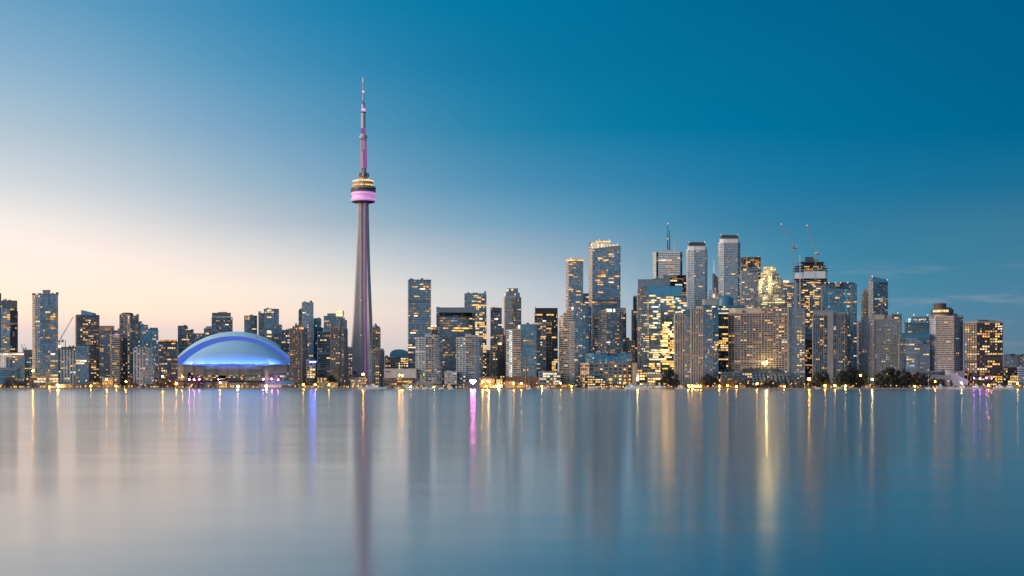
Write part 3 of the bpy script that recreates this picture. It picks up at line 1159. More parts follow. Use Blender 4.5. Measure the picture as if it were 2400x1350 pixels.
Y0 = b.Y + 4
pts = []
for i in range(11):
    a = math.pi * i / 10
    pts.append((X(935 - 22 * math.cos(a), Y0), Z(838 - 19.5 * math.sin(a) ** .55, Y0)))
for i in range(10):
    (xa, za), (xb, zb) = pts[i], pts[i + 1]
    m.quad((xa, Y0, za), (xb, Y0, zb), (xb, Y0 + 34, zb), (xa, Y0 + 34, za))
m.poly([(x, Y0, z) for x, z in reversed(pts)])
m.poly([(x, Y0 + 34, z) for x, z in pts])
m.build('roof', 'panel_teal', b.root)
b.done()
b = B('low_building', 'long blank grey hall with one dark slot, below the dark blue tower', 'hall', 2110, 938)
b.solid('wall', (900, 976), 864.5, 886, 'conc_pale', dy=0, D=30)
b.solid('slot', (904, 916), 870, 872.5, 'steel_dark', dy=-.3, D=1)
b.vol((899, 899, 978), 885, 'low', lit=.4, dy=.8, D=24, zones=[(899, 980, 886, 895, .6, PAL_DARK, (1, 3))])
b.done()

b = B('office_tower', 'dark blue glass slab standing alone, its lower floors glowing gold', 'tower', 2280, 984)
b.vol((956, 957, 1010), 657, 'office', lit=.09, glass='glass_blue', frame='panel_blue', th=12, piers=True, run=(1, 3),
      zones=[(956, 1012, 660, 674, .45), (956, 985, 690, 745, .2), (990, 1012, 700, 775, .3), (956, 985, 800, 816, .97, PAL_GOLD, (2, 4)), (956, 1012, 790, 798, .4)])
b.solid('roof', (957.5, 1009.5), 655.2, 657, 'panel_blue', dy=4, D=18)
for p in (957.0, 1010.0):
    b.solid('corner_fin', (p - .5, p + .5), 657, 820, 'conc_white', dy=-.6 if p < 980 else 6, D=1)
b.done()
b = B('office_tower', 'grey annex with a glowing white rooftop box between two office slabs', 'office block', 2480, 1016)
b.vol((1009, 1009, 1040), 768, 'office', lit=.16)
b.solid('lit_penthouse', (1010, 1023), 762, 766.5, 'lit_pale', dy=-.8, D=8)
b.done()
b = B('office_tower', 'broad square office block with thick teal portal frame around a recessed dark loggia', 'office tower', 2420, 1068)
b.vol((1023, 1023, 1030), 721, 'dark', lit=.1, frame='panel_blue', zones=[(1023, 1031, 740, 800, .4)])
b.vol((1107, 1107, 1113), 721, 'dark', lit=.1, frame='panel_blue', zones=[(1107, 1114, 740, 800, .4)])
b.solid('lintel', (1023, 1113), 721, 732.5, 'panel_blue', dy=-.6, D=26)
b.vol((1030, 1030, 1107), 743, 'office', lit=.18, dy=3, run=(1, 4), fh=4.0, zones=[(1030, 1107, 743, 760, .5, PAL, (1, 4)), (1030, 1107, 764, 776, .85, PAL_GOLD, (2, 5)), (1030, 1107, 776, 795, .3, PAL, (2, 5)), (1030, 1107, 840, 900, .14)])
b.vol((1029.5, 1029.5, 1107.5), 732.5, 'black', lit=0, bot=743, dy=6)
b.done()
b = B('office_tower', 'gold lit glass tower with a blue lit fin at its top corner', 'tower', 2560, 1115)
b.vol((1088.5, 1089, 1140), 690, 'glass', lit=.45, th=10, pal=PAL_GOLD, zones=[(1089, 1100, 690, 710, .7, PAL_GOLD), (1095, 1132, 690, 700, .5), (1113, 1140, 700, 760, .55, PAL_GOLD), (1112, 1140, 756, 830, .8, PAL_GOLD)])
b.solid('roof', (1089, 1133), 688, 692, 'panel_blue', dy=2)
b.solid('plant_room', (1107, 1121), 686, 688, 'panel_blue', dy=5)
b.wedge('fin', 1133.5, 1139, 685, 681, 697, 'panel_sky', dy=-1, D=8, label='blue lit fin')
b.done()

# two white balcony condos on the water
for k, (xa, lab) in enumerate(((976, 'white balcony condo on the shore before the square portal-frame office'), (1071, 'white balcony condo on the shore behind the glowing heart'))):
    b = B('apartment_tower', lab, 'condo tower', 2120, xa + 30)
    b.vol([(xa, 6), (xa + 6, 2), (xa + 21, 0)], 793, 'white', lit=.16, bay=5.0)
    b.vol([(xa + 21, 0), (xa + 42, 0)], 789, 'white', lit=.2, dy=-1.2, bay=4.2, glass='glass_dark')
    b.vol(arc(xa + 42, xa + 60, 9, 5, 90, 180), 793, 'white_fine', lit=.10, dy=-.5, frame='conc_pale')
    b.solid('penthouse', (xa + 21, xa + 33), 783, 789, 'conc_pale', dy=2)
    b.wedge('roof', xa + 19, xa + 46, 782 if k else 784, 787 if k else 784, 789.5, 'conc_pale', dy=3)
    b.solid('podium', (xa - 2, xa + 56), 896, None, 'conc_grey', dy=-7, D=6)
    b.done()
b = B('apartment_block', 'low terraced block with white balconies between the two white condos', 'apartment block', 2100, 1054)
b.vol((1043, 1043, 1070), 873, 'white_fine', lit=.18)
b.done()

b = B('office_tower', 'slim dark blue tower on a grey shaft between gold tower and pinkish crown tower', 'tower', 2520, 1163)
b.vol((1149.5, 1150, 1176), 722, 'glass', lit=.14, frame='conc_grey')
b.solid('roof', (1154, 1172), 722.5, 730, 'steel_dark', dy=-.8, D=4)
b.vol((1150, 1150, 1182), 770, 'pale', lit=.1, dy=-4)
b.done()
b = B('apartment_block', 'thin dark sliver tower with a pale edge behind the lit heart\'s condo', 'tower', 2330, 1146)
b.vol((1140, 1141, 1149), 822, 'dark', lit=.08)
b.solid('corner_fin', (1147.5, 1148.6), 822, 900, 'conc_pale', dy=-.6, D=1)
b.done()
b = B('apartment_tower', 'pinkish-grey tower with stepped octagonal crown lit at its corners', 'tower', 2420, 1202)
b.vol((1182, 1184, 1203), 698, 'sand_fine', lit=.18, glass='glass_pale', piers=False)
b.vol((1203, 1203, 1221), 698, 'taupe', lit=.22, dy=.6, frame='conc_grey')
b.vol([(1183, 8), (1187, 2), (1214, 2), (1218, 8)], 687, 'glass', lit=.1, bot=698, dy=1)
b.solid('crown', [(1187, 5), (1190, 2), (1211, 2), (1214, 5)], 676, 687, 'panel_blue', dy=3)
b.solid('lit_corner', (1187, 1192.5), 677, 682, 'lit_pale', dy=3, D=3)
b.solid('lit_corner', (1198, 1203), 676.6, 681, 'lit_gold', dy=4.4, D=3)
b.solid('lit_corner', (1182.3, 1185), 688, 694, 'lit_pale', dy=2, D=3)
b.done()
b = B('apartment_block', 'old masonry block with gold floodlit walls wedged before the pinkish crown tower', 'building', 2180, 1168)
b.vol((1150, 1150, 1156), 796, 'taupe', lit=.08, dy=4)
b.vol((1155, 1155, 1167), 812, 'beige', lit=.3, frame='conc_sand', zones=[(1155, 1162, 812, 845, .8, PAL_GOLD)])
b.vol((1166, 1166, 1183), 800, 'taupe', lit=.08, dy=1)
b.vol((1178, 1178, 1185), 787, 'taupe', lit=.04, dy=5)
b.solid('attic', (1167, 1176), 803, 808, 'lit_cream', dy=-.3, D=2)
b.solid('glass_bay', (1167, 1183), 842, 880, 'steel_dark', dy=-.5, D=2)
b.done()

b = B('apartment_tower', 'lakeside condo, half white curved balconies, half dark blue glass, behind the smokestack', 'condo tower', 2110, 1222)
b.vol(arc(1187, 1220, 12, 5, 0, 90), 774, 'white_fine', lit=.06, frame='conc_pale')
b.vol([(1203, 0), (1219, -.3)], 773, 'sand_fine', lit=.06, dy=-.3, frame='conc_beige', piers=False)
b.vol([(1220, 0), (1257, 0)], 761.5, 'condo_blue', lit=.07, dy=.5, zones=[(1220, 1257, 795, 810, .1)])
b.vol([(1257, 0), (1266, 6)], 763, 'condo_blue', lit=.1, dy=.8)
b.solid('lit_penthouse', (1214, 1220), 762, 771, 'lit_pale', dy=1, D=6)
b.solid('roof', (1222, 1256), 760, 761.5, 'panel_blue', dy=2)
b.solid('podium', (1185, 1262), 884, None, 'brick_red', dy=-10, D=8)
b.done()
b = B('chimney', 'slim brown brick smokestack rising from the low sheds on the shore', 'chimney', 2078, 1233)
b.lathe('shaft', 1233, 2, [(905, 2.2), (842, 1.5), (841.5, 1.9), (840, 1.9)], 'brick_red', dy=2, n=12)
b.lathe('base', 1233, 3, [(910, 3.2), (900, 3.2), (899, 2.3)], 'brick_red', dy=2, n=12)
b.done()
b = B('office_tower', 'dark-capped office tower with one bright gold floor under its black top', 'office tower', 2480, 1280)
b.vol((1253, 1254, 1307), 735, 'dark', lit=.22, run=(1, 4), th=12, zones=[(1253, 1308, 735, 741, 1.0, PAL_GOLD, (3, 6)), (1285, 1308, 741, 840, .35, PAL_GOLD, (1, 3)), (1290, 1308, 832, 880, .9, PAL_GOLD, (2, 3))])
b.solid('crown', (1254, 1307), 722.5, 735, 'steel_dark', dy=0, D=22)
b.solid('parapet', (1253.5, 1307.5), 721.6, 723, 'panel_blue', dy=-.6, D=24)
b.mast('antenna', 1254.5, 716, 723, .5)
b.done()
b = B('apartment_tower', 'condo with a pink disc roof and a gold lit stair, before the dark-capped office', 'condo tower', 2200, 1276)
b.vol([(1257, 2), (1264, 0), (1280, 0), (1292, 3)], 763, 'condo_dark', lit=.12, zones=[(1264, 1276, 763, 795, .85, PAL_GOLD), (1266, 1272, 795, 850, .7, PAL_CREAM)])
b.lathe('disc_roof', 1264, 16, [(764, 10), (761.5, 15.5), (757.5, 15.5), (757, 14)], 'conc_sand', dy=7)
b.done()
b = B('low_building', 'low pale grid building with a green-white lit façade on the shore', 'low block', 2085, 1288)
b.vol((1263, 1264, 1313), 873, 'low_white', lit=.7, pal=PAL_CREAM, zones=[(1263, 1280, 870, 890, .9, PAL_CREAM)])
b.done()

# rounded twin condos
b = B('apartment_tower', 'larger rounded condo, cream terraces climbing its left side to a white rooftop box', 'condo tower', 2130, 1349)
for x0, x1, t in ((1311, 1324, 745), (1322, 1332, 735), (1330, 1346, 729)):
    b.vol(arc(x0, x1, 10 if x0 < 1320 else 5, 4, 0, 90) if x0 < 1320 else [(x0, 0), (x1, 0)], t, 'sand_fine', lit=.14, dy=1.5 - (x0 - 1311) * .05, piers=False, glass='glass_dark', frame='conc_sand')
b.vol([(1336, 0), (1346, 0)], 757, 'sand_fine', lit=.04, dy=-1, glass='glass_pale', piers=False)
b.vol(arc(1345, 1385, 10, 6, 90, 180), 720, 'condo_blue', lit=.09, dy=-.8, zones=[(1345, 1362, 770, 900, .22)])
b.solid('lit_penthouse', (1339, 1346), 719.5, 729, 'lit_pale', dy=4, D=8)
b.solid('roof', arc(1346, 1384, 8, 5, 90, 180), 717.5, 720, 'panel_blue', dy=2)
b.done()
b = B('apartment_tower', 'smaller rounded condo, cream terraces on its left and a white lit rooftop box', 'condo tower', 2150, 1430)
for x0, x1, t in ((1394, 1403, 743), (1402, 1412, 733), (1411, 1421, 729)):
    b.vol([(x0, 3 if x0 < 1400 else 0), (x1, 0)], t, 'sand_fine', lit=.16, dy=1.5 - (x0 - 1394) * .05, piers=False, frame='conc_sand')
b.vol(arc(1420, 1467, 12, 6, 60, 180), 733, 'condo_blue', lit=.1, dy=-.8, glass='glass_dark', zones=[(1420, 1434, 760, 830, .25)])
b.solid('lit_penthouse', (1420, 1434), 723.5, 733, 'lit_pale', dy=4, D=8)
b.solid('lit_penthouse', (1437, 1443), 723.5, 733, 'lit_pale', dy=4, D=8)
b.solid('roof', (1443, 1466), 722, 733, 'conc_dark', dy=5)
b.vol([(1443, 0), (1466, 0)], 725, 'condo_dark', lit=.1, bot=735, dy=4)
b.done()
b = B('apartment_tower', 'slender tall tower with a flared golden brim at its top', 'tower', 2420, 1347)
b.vol([(1328, 6), (1333, 0)], 614, 'sand_fine', lit=.12, piers=False, frame='conc_sand', glass='glass_pale')  # west face in warm sand: sunset warmth is put into its colour
b.vol([(1333, 0), (1366, 1)], 613, 'condo_blue', lit=.1, dy=-.3, glass='glass_blue', zones=[(1343, 1367, 615, 633, .5, [('lit_dim', 70), ('lit_amber', 30)])])
b.solid('lit_brim', [(1327, 3), (1331, 0), (1364, 0), (1367.5, 3)], 608, 611.3, 'lit_gold', dy=-2, D=14)
b.solid('roof', (1331, 1365), 606.8, 608, 'conc_taupe', dy=0)
b.beacon(1338, 605)
b.done()
b = B('glass_tower', 'low dark stub of a building between the golden-brim tower and slanted-crown tower', 'office block', 2700, 1373)
b.vol((1365, 1366, 1384), 689, 'dark', lit=.08, zones=[(1365, 1384, 705, 716, .6, PAL_GOLD)])
b.done()
b = B('glass_tower', 'tall blue glass tower with slanted crown of white lit fins', 'tower', 2480, 1418)
b.vol([(1381, 8), (1388, 0)], 580, 'sand_fine', lit=.12, piers=False, frame='conc_sand', glass='glass_pale')  # sunlit west face: the low sun's warmth is put into its colour
b.vol([(1388, 0), (1452, 2)], 584, 'glass', lit=.10, dy=-.2, bay=4.6, run=(1, 2), glass='glass_blue', frame='panel_blue')
b.vol([(1452, 1.5), (1454, 4)], 578, 'teal', lit=.04, dy=0)
b.wedge('crown_wall', 1381, 1454, 567, 577, 584, 'conc_taupe', dy=6, D=14)
m = MB()
for i in range(19):
    xx = 1385 + i * 3.45
    fr_ = i / 18
    yt, yb = 568 + 6.5 * fr_, 583 - 8 * fr_
    Yc = b.Y + 1.5
    m = MB()
    m.box(X(xx, Yc), X(xx + 1.7, Yc), Yc, Yc + 1.2, Z(yb, Yc), Z(yt, Yc))
    m.build('lit_fin', 'lit_pale', b.root)
b.solid('lit_brim', (1396, 1431), 564.5, 567, 'lit_gold', dy=9, D=8)
b.wedge('roof', 1398, 1430, 563.5, 563.5, 564.6, 'conc_taupe', dy=10, D=6)
for q in (1405, 1428, 1447):
    b.beacon(q, 562.5 if q < 1440 else 572)
b.done()

# ---------------------------------------------------------------- the old warehouse with gold windows
b = B('warehouse', 'long beige warehouse on the waterfront with yellow windows and blue glass storeys on top', 'warehouse', 2075, 1428)
b.vol((1361, 1381, 1492), 853, 'cube', lit=.34, th=22, fh=5.2, run=(1, 1), pal=PAL_GOLD, names=('glazing', 'concrete_frame'), D=20,
      zones=[(1400, 1492, 877, 908, .6, PAL_GOLD, (1, 1)), (1450, 1478, 880, 905, .95, PAL_GOLD, (1, 1)), (1361, 1381, 850, 910, .5)])
b.vol((1372, 1392, 1423), 831, 'low_blue', lit=.12, bot=852, dy=16, th=22, frame='panel_sky')
b.vol((1423, 1423, 1448), 836, 'low_blue', lit=.1, bot=852, dy=20, frame='panel_sky')
b.vol((1448, 1448, 1481), 830, 'low_blue', lit=.12, bot=852, dy=18, frame='panel_sky')
b.solid('plant_room', (1396, 1408), 824, 831, 'conc_grey', dy=22)
b.solid('plant_room', (1455, 1466), 825, 831, 'conc_grey', dy=24)
b.solid('stair_tower', (1482, 1492), 851, None, 'conc_beige', dy=12, D=10)
b.done()
b = B('restaurant', 'two-tier restaurant with yellow lit glass bands in front of the beige warehouse', 'restaurant', 2053, 1395)
b.vol((1371, 1371, 1419), 887, 'low', lit=.9, pal=PAL_GOLD, run=(1, 3), frame='conc_dark', D=10, names=('glazing', 'frame'))
b.vol((1375, 1375, 1406), 880, 'low', lit=.7, pal=PAL_GOLD, bot=887, dy=2, frame='panel_blue', D=8, fh=3.5)
b.wedge('roof', 1377, 1402, 879, 879, 880.4, 'panel_teal', dy=1, D=9)
b.done()
b = B('apartment_block', 'narrow beige block with a black rooftop cube beside the terraced glass tower', 'apartment block', 2330, 1477)
b.vol((1466, 1467, 1488), 800, 'taupe', lit=.14)
b.solid('plant_room', (1468, 1475), 792, 800, 'steel_dark')
b.done()
b = B('office_tower', 'narrow near-black tower hugging the left flank of the terraced glass tower', 'tower', 2380, 1486)
b.vol((1480, 1481, 1486), 728, 'taupe', lit=.06, dy=3)
b.vol((1484, 1485, 1496), 697, 'black', lit=.12, frame='conc_dark')
b.done()
b = B('office_tower', 'broad terraced glass office, its whole face ablaze with lit floors', 'office tower', 2160, 1552)
ZL = [(1493, 1585, 680, 702, .12, PAL_CREAM, (2, 5))]
b.vol((1494, 1495, 1504), 677, 'grey_grid', lit=.2, dy=4, frame='conc_beige', zones=[(1490, 1505, 690, 860, .3, PAL_GOLD)])
b.vol((1503, 1503, 1521), 672, 'grey_grid', lit=.2, dy=2.5, frame='conc_grey', zones=[(1503, 1521, 700, 890, .4, PAL_CREAM, (1, 3)), (1518, 1522, 700, 870, .9, PAL_GOLD, (1, 1))])
b.vol((1521, 1521, 1548), 690, 'glass', lit=.45, run=(2, 4), pal=PAL_CREAM, zones=[(1521, 1600, 685, 720, .22, PAL_CREAM, (2, 4)), (1521, 1548, 820, 880, .75, PAL_CREAM, (2, 4))])
b.vol((1548, 1548, 1583), 694, 'glass', lit=.45, run=(2, 5), pal=PAL_CREAM, dy=.8, zones=[(1548, 1583, 690, 720, .4, PAL_CREAM, (2, 5)), (1548, 1583, 752, 868, .85, PAL_BLAZE, (2, 4))])
b.vol((1583, 1583, 1610), 697, 'glass', lit=.4, run=(2, 4), pal=PAL_CREAM, dy=2)
b.solid('roof_screen', (1517, 1599), 671, 694.5, 'panel_sky', dy=3, D=26, label='plain blue glass screen wall above the lit floors')
b.solid('plant_room', (1495, 1560), 655, 674, 'panel_blue', dy=30, D=8)
b.solid('plant_room', (1530, 1557), 653, 668, 'conc_dark', dy=39, D=8)
b.done()
b = B('low_building', 'glowing golden glass podium below the terraced glass office', 'podium', 2095, 1536)
b.vol((1493, 1493, 1548), 866, 'low', lit=.85, pal=PAL_BLAZE, run=(1, 3), zones=[(1520, 1585, 876, 884, 0)], frame='conc_taupe', D=24)
b.vol((1548, 1548, 1566), 878, 'low', lit=.8, pal=PAL_BLAZE, run=(1, 2), frame='conc_taupe', dy=1)
b.solid('canopy', (1517, 1556), 876, 883, 'conc_grey', dy=-5, D=4)
b.solid('lit_entrance', (1492.5, 1498), 875, 894, 'lit_pale', dy=-1, D=2)
b.done()

b = B('office_tower', 'white tower with two tall dark masts on its roof', 'office tower', 3000, 1565)
b.vol([(1530, 7), (1537.5, 0)], 593, 'white_fine', lit=.0, piers=False, glass='glass_pale', dy=1)
b.vol([(1537.5, 1), (1543, 1)], 592, 'black', lit=.3, dy=1.5)
b.vol([(1543, 0), (1594, 0)], 592, 'white_bank', lit=.4, run=(3, 8), pal=PAL, zones=[(1540, 1600, 590, 600, 0), (1540, 1600, 600, 622, .55, PAL, (4, 9)), (1540, 1600, 640, 650, .6, PAL, (4, 9))])
b.vol([(1594, 0), (1599, 0)], 592, 'black', lit=.15, dy=1.5)
b.solid('plant_room', (1548, 1582), 586, 592, 'conc_pale', dy=8)
b.mast('mast', 1565, 525, 586, 2.4, 'steel_dark', dy=14, w2=1.0)
b.mast('mast', 1569.5, 539, 590, 2.4, 'steel_dark', dy=14, w2=1.2)
b.mast('antenna', 1580.5, 560, 587, .8, 'steel_pale', dy=12, w2=.3)
for q in ((1565, 524), (1565, 559.5), (1580.5, 586), (1549, 586)):
    b.beacon(*q, r=.9, dy=12)
b.done()
b = B('office_tower', 'squat black office slab with gold floors between white tower and balcony tower', 'office tower', 2700, 1588)
b.vol((1570, 1570, 1611), 646, 'black', lit=.16, run=(1, 4), zones=[(1570, 1611, 655, 666, .8, PAL_GOLD, (2, 6))])
b.solid('parapet', (1570, 1611), 644.5, 646, 'steel_dark', dy=-.6)
b.solid('glass_annex', (1555, 1571), 646, 668, 'panel_blue', dy=-4)
b.done()

# the two black-capped balcony towers
for xa, xm, xr, cap, crown, lab in ((1609.5, 1626, 1657, 568, 577, 'shorter of the two black-capped white balcony towers'), (1684.5, 1695.5, 1734, 551, 560, 'taller of the two black-capped white balcony towers')):
    b = B('apartment_tower', lab, 'tower', 2560, (xa + xr) / 2)
    b.vol([(xa, 7), (xa + 3, 2), (xm, 0)], crown + 10, 'sand_fine', lit=.02, piers=True, bay=5, frame='conc_white', glass='glass_pale')
    b.vol([(xm, 0), (xr - 5, 0), (xr - 1, 3), (xr, 9)], crown + 10, 'white_fine', lit=.06, bay=4, glass='glass_blue', frame='conc_pale', piers=False)
    b.solid('crown', [(xa + 2, 7), (xa + 5, 2), (xm, 0), (xr - 5, 0), (xr - 2, 4)], crown, crown + 9.5, 'conc_white', dy=1.5)
    b.solid('cap', [(xa + 4, 7), (xa + 7, 3), (xm + 2, 3), (xr - 4, 3)], cap, crown - .3, 'steel_dark', dy=3)
    b.solid('window_washing_rig', (xm - 2, xm + 11), cap - 2.2, cap, 'steel_grey', dy=9, D=4)
    for q in (xa + 5, xr - 5):
        b.beacon(q, cap - 1.2, 'lit_pale', r=.6, dy=4)
    b.done()
b = B('office_tower', 'dark wedge-topped tower carrying a thin pink lit spire', 'tower', 2900, 1679)
b.wedge('shaft', 1672.5, 1684, 640, 652, None, 'conc_dark', dy=0, D=20)
b.vol((1672.5, 1672.5, 1690), 676, 'dark', lit=.05, dy=-2)
b.mast('spire', 1673, 610, 641, 1.3, 'led_pink', dy=4, w2=.7)
b.done()
b = B('office_tower', 'small pale rooftop cubes glowing orange between the two balcony towers', 'office block', 2450, 1674)
b.vol((1661, 1661, 1690), 690, 'pale', lit=.1)
b.solid('penthouse', (1662, 1672), 680, 690, 'conc_pale')
b.solid('penthouse', (1673, 1679), 675, 690, 'conc_pale', dy=3)
b.solid('lit_penthouse', (1671, 1676), 689, 697, 'lit_pale', dy=-.8, D=4)
b.solid('lit_penthouse', (1676.5, 1684), 690, 697, 'lit_dim', dy=-.6, D=4)
b.done()
b = B('office_tower', 'dark chocolate-brown tower east of the taller black-capped tower', 'office tower', 3050, 1760)
b.vol([(1736.5, 6), (1743, 0), (1782.5, 0)], 604, 'brown', lit=.22, run=(1, 3), bay=3.4, pal=PAL_DARK)
b.solid('parapet', (1744, 1782), 602.5, 604, 'conc_brown', dy=1)
b.beacon(1778, 601.5, 'lit_pale', r=.7)
b.done()
b = B('office_tower', 'grey ribbed office tower with scattered lights below the brown tower', 'office tower', 2700, 1757)
b.vol((1735, 1738, 1777), 636, 'grey_grid', lit=.24, th=8, frame='conc_pale', bay=3.0, zones=[(1736, 1777, 677, 680, .9, PAL_CREAM, (2, 5))])
b.solid('plant_room', (1740, 1776), 628, 636, 'panel_blue')
b.solid('lit_plant', (1742.5, 1749), 630, 634, 'lit_gold', dy=.6, D=3)
b.mast('antenna', 1751, 600, 628, .9, 'steel_pale', dy=6)
b.done()
b = B('office_tower', 'ziggurat-like office tower floodlit in gold with a glowing yellow crown', 'office tower', 2780, 1805)
GOLDX = [('lit_flood', 60), ('lit_gold', 40)]
b.vol([(1789, 0), (1802, -1.5), (1818.5, 0)], 626.5, 'hotel', lit=.9, bot=641, dy=8, pal=GOLDX, frame='conc_sand', run=(1, 3))
b.solid('roof', (1802, 1812), 624.5, 626.5, 'conc_sand', dy=9)
b.vol([(1783, 2), (1800, 0), (1810, 0)], 641, 'hotel', lit=.65, bot=656, dy=5, pal=GOLDX, frame='conc_sand', run=(1, 3))
b.vol([(1810, 0), (1825, 0)], 641, 'dark', lit=.2, bot=656, dy=5.5, frame='conc_grey')
b.vol([(1776, 3), (1786, 0)], 657, 'hotel', lit=.9, bot=720, dy=2, pal=GOLDX, frame='conc_sand')
b.vol([(1786, 0), (1800, 0)], 657, 'grey_grid', lit=.22, bot=720, dy=2.5)
b.vol([(1800, 0), (1810, 0)], 650, 'hotel', lit=.85, bot=690, dy=1, pal=GOLDX, frame='conc_sand')
b.vol([(1810, 0), (1835, 0)], 657, 'grey_grid', lit=.2, bot=720, dy=2.5, zones=[(1810, 1836, 672, 676, .9, PAL_GOLD)])
b.vol([(1772.5, 3), (1780, 0), (1840, 0)], 692, 'hotel', lit=.42, dy=-1, pal=GOLDX, frame='conc_grey', run=(1, 4), zones=[(1779, 1838, 692, 697, .8, GOLDX, (3, 6)), (1779, 1838, 705, 711, .85, GOLDX, (3, 6)), (1786, 1800, 700, 722, .7, GOLDX)])
b.done()
for q_, row_, dy_ in ((1804, 648, -4), (1790, 660, -6), (1815, 664, -6), (1780, 672, -7), (1803, 676, -7), (1795, 700, -10), (1822, 702, -10)):
    Yc = b.Y + dy_
    m = MB()
    m.box(X(q_, Yc) - .5, X(q_, Yc) + .5, Yc - .8, Yc, Z(row_, Yc) - .9, Z(row_, Yc) - .3)
    m.bar((X(q_, Yc), Yc - .2, Z(row_, Yc) - .6), (X(q_, Yc), b.Y + 4, Z(row_, Yc) - .6), .25)
    m.build('floodlight', 'steel_grey', b.root, origin=(X(1805, b.Y + 10), b.Y + 10, GZ))
    ld = bpy.data.lights.new('floodlight_lamp', 'POINT')
    ld.energy = 5200
    ld.color = (1.0, .80, .36)
    ld.shadow_soft_size = .7
    lo = bpy.data.objects.new('floodlight_lamp', ld)
    col.objects.link(lo)
    lo.parent = b.root
    lo.location = (X(q_, Yc) - X(1805, b.Y + 10), Yc + .3 - (b.Y + 10), Z(row_, Yc) - GZ)

b = B('office_tower', 'lower gold-windowed block with a white lit roof, right of the golden ziggurat tower', 'office block', 2850, 1849)
b.vol((1832, 1834, 1862), 664, 'grey_grid', lit=.45, run=(1, 4), pal=PAL_GOLD)
b.solid('lit_penthouse', (1831.5, 1849), 657.5, 662, 'lit_cream', dy=2, D=6)
b.done()

b = B('apartment_tower', 'tower still under construction, bare dark top floors and a white wind screen', 'construction site', 2600, 1900)
b.vol((1872, 1878, 1898), 660, 'dark', lit=.35, run=(1, 3), pal=PAL_DARK, zones=[(1884, 1908, 660, 760, .6, PAL_GOLD, (1, 4))], th=10)
b.vol((1898, 1898, 1938), 655, 'dark', lit=.28, dy=.5, run=(1, 3), frame='conc_grey', zones=[(1880, 1915, 660, 760, .5, PAL_GOLD, (1, 4))])
b.vol((1864, 1866, 1878), 660, 'grey_vertical', lit=.18, dy=3)
b.solid('wind_screen', [(1863, 10), (1882, 0), (1884.5, 0)], 640, 654, 'conc_white', dy=-3, label='white wind screen')
b.solid('wind_screen', [(1884.5, 0), (1934, 0), (1940, 8)], 636, 652.5, 'boat_white', dy=-3.5)
for k, (ya, x0, x1) in enumerate(((658, 1866, 1938), (653, 1863, 1939), (633, 1864, 1940), (627.5, 1864, 1940), (622, 1868, 1936), (614, 1876, 1932))):
    m = MB()
    Yc = b.Y - 2 + k * .15
    m.box(X(x0, Yc), X(x1, Yc), Yc, Yc + 26, Z(ya, Yc) - 1.3, Z(ya, Yc))
    m.build('floor_slab', 'steel_dark', b.root)
b.vol([(1884, 0), (1928, 0)], 622, 'black', lit=.3, bot=636, dy=4, pal=PAL_GOLD, run=(1, 2), zones=[(1884, 1930, 624, 636, .75, PAL_GOLD, (1, 3))])
b.solid('core', (1880, 1930), 614, 627, 'steel_dark', dy=6)
b.solid('core', (1887, 1906), 602.5, 616, 'conc_dark', dy=8)
b.solid('formwork', (1904, 1918), 607, 615, 'conc_grey', dy=9)
for q in (1868, 1873, 1880, 1886, 1922, 1930, 1936):
    b.mast('rebar_post', q, 608 + (q % 7), 628, .5, 'steel_grey', dy=2)
b.mast('hoist_mast', 1875, 598, 735, 1.4, 'steel_pale', dy=-5)
b.done()
b = B('glass_tower', 'dark teal glass slab with a ragged unfinished roof, right of the construction tower', 'tower', 2420, 1966)
b.vol((1925, 1927, 1934), 673, 'white_fine', lit=.1, dy=4, frame='conc_grey')
b.vol((1933, 1933, 1945), 673, 'teal', lit=.1)
b.vol((1945, 1945, 1993), 676, 'teal', lit=.08, dy=-.5, glass='glass_teal')
b.vol((1993, 1993, 2000), 667, 'teal', lit=.1, dy=.5, frame='conc_grey')
b.vol((2000, 2000, 2007.5), 667, 'condo_blue', lit=.2, dy=2)
b.solid('roof', (1936, 1990), 666, 676, 'conc_dark', dy=4)
b.solid('formwork', (1957, 1968), 664, 672, 'conc_beige', dy=-.8, D=6)
b.solid('roof_slab', (1934, 1972), 662.5, 664, 'steel_dark', dy=3)
b.solid('roof_slab', (1964, 1998), 662, 667, 'conc_dark', dy=6)
for q in (1934, 1943, 1958, 1970, 1987):
    b.beacon(q, 660.5 + (q % 3), 'lit_pale', r=.8, dy=3)
b.done()
b = B('office_tower', 'dark blue-green tower with a slanted roof, right of the unfinished teal slab', 'tower', 2600, 2060)
b.vol([(2036, 12), (2046, 0)], 662, 'grey_grid', lit=.12, frame='conc_pale')
b.vol((2046, 2046, 2081), 662, 'teal', lit=.05, dy=-.3, glass='glass_dark', frame='panel_teal', zones=[(2050, 2081, 690, 740, .16)])
b.wedge('roof', 2046, 2081, 648, 656, 662.4, 'panel_teal', dy=-.2, D=20)
b.wedge('roof', 2037, 2046, 664, 648, 666, 'conc_grey', dy=10, D=14)
b.beacon(2044.5, 647.5, r=.9)
b.beacon(2080, 656, 'lit_pale', r=.9)
b.done()
b = B('apartment_tower', 'curved beige tower with a lit top corner tucked left of the slanted-roof tower', 'tower', 2700, 2028)
for i, (x0, x1, t) in enumerate(((2019, 2023, 696), (2022.5, 2026, 687), (2025.5, 2030, 680), (2030, 2037, 686))):
    b.vol([(x0, 2 if i == 0 else 0), (x1, 0)], t, 'sand_fine', lit=.12, dy=3 - i, piers=False, frame='conc_sand')
b.solid('lit_penthouse', (2028, 2035), 679, 684, 'lit_dim', dy=-1.5, D=4)
b.done()
b = B('apartment_tower', 'narrow brown-grey slab wedged behind the pale punched-window slab', 'apartment block', 2300, 2024)
b.vol((2009, 2013, 2022), 757, 'taupe', lit=.12, frame='conc_grey')
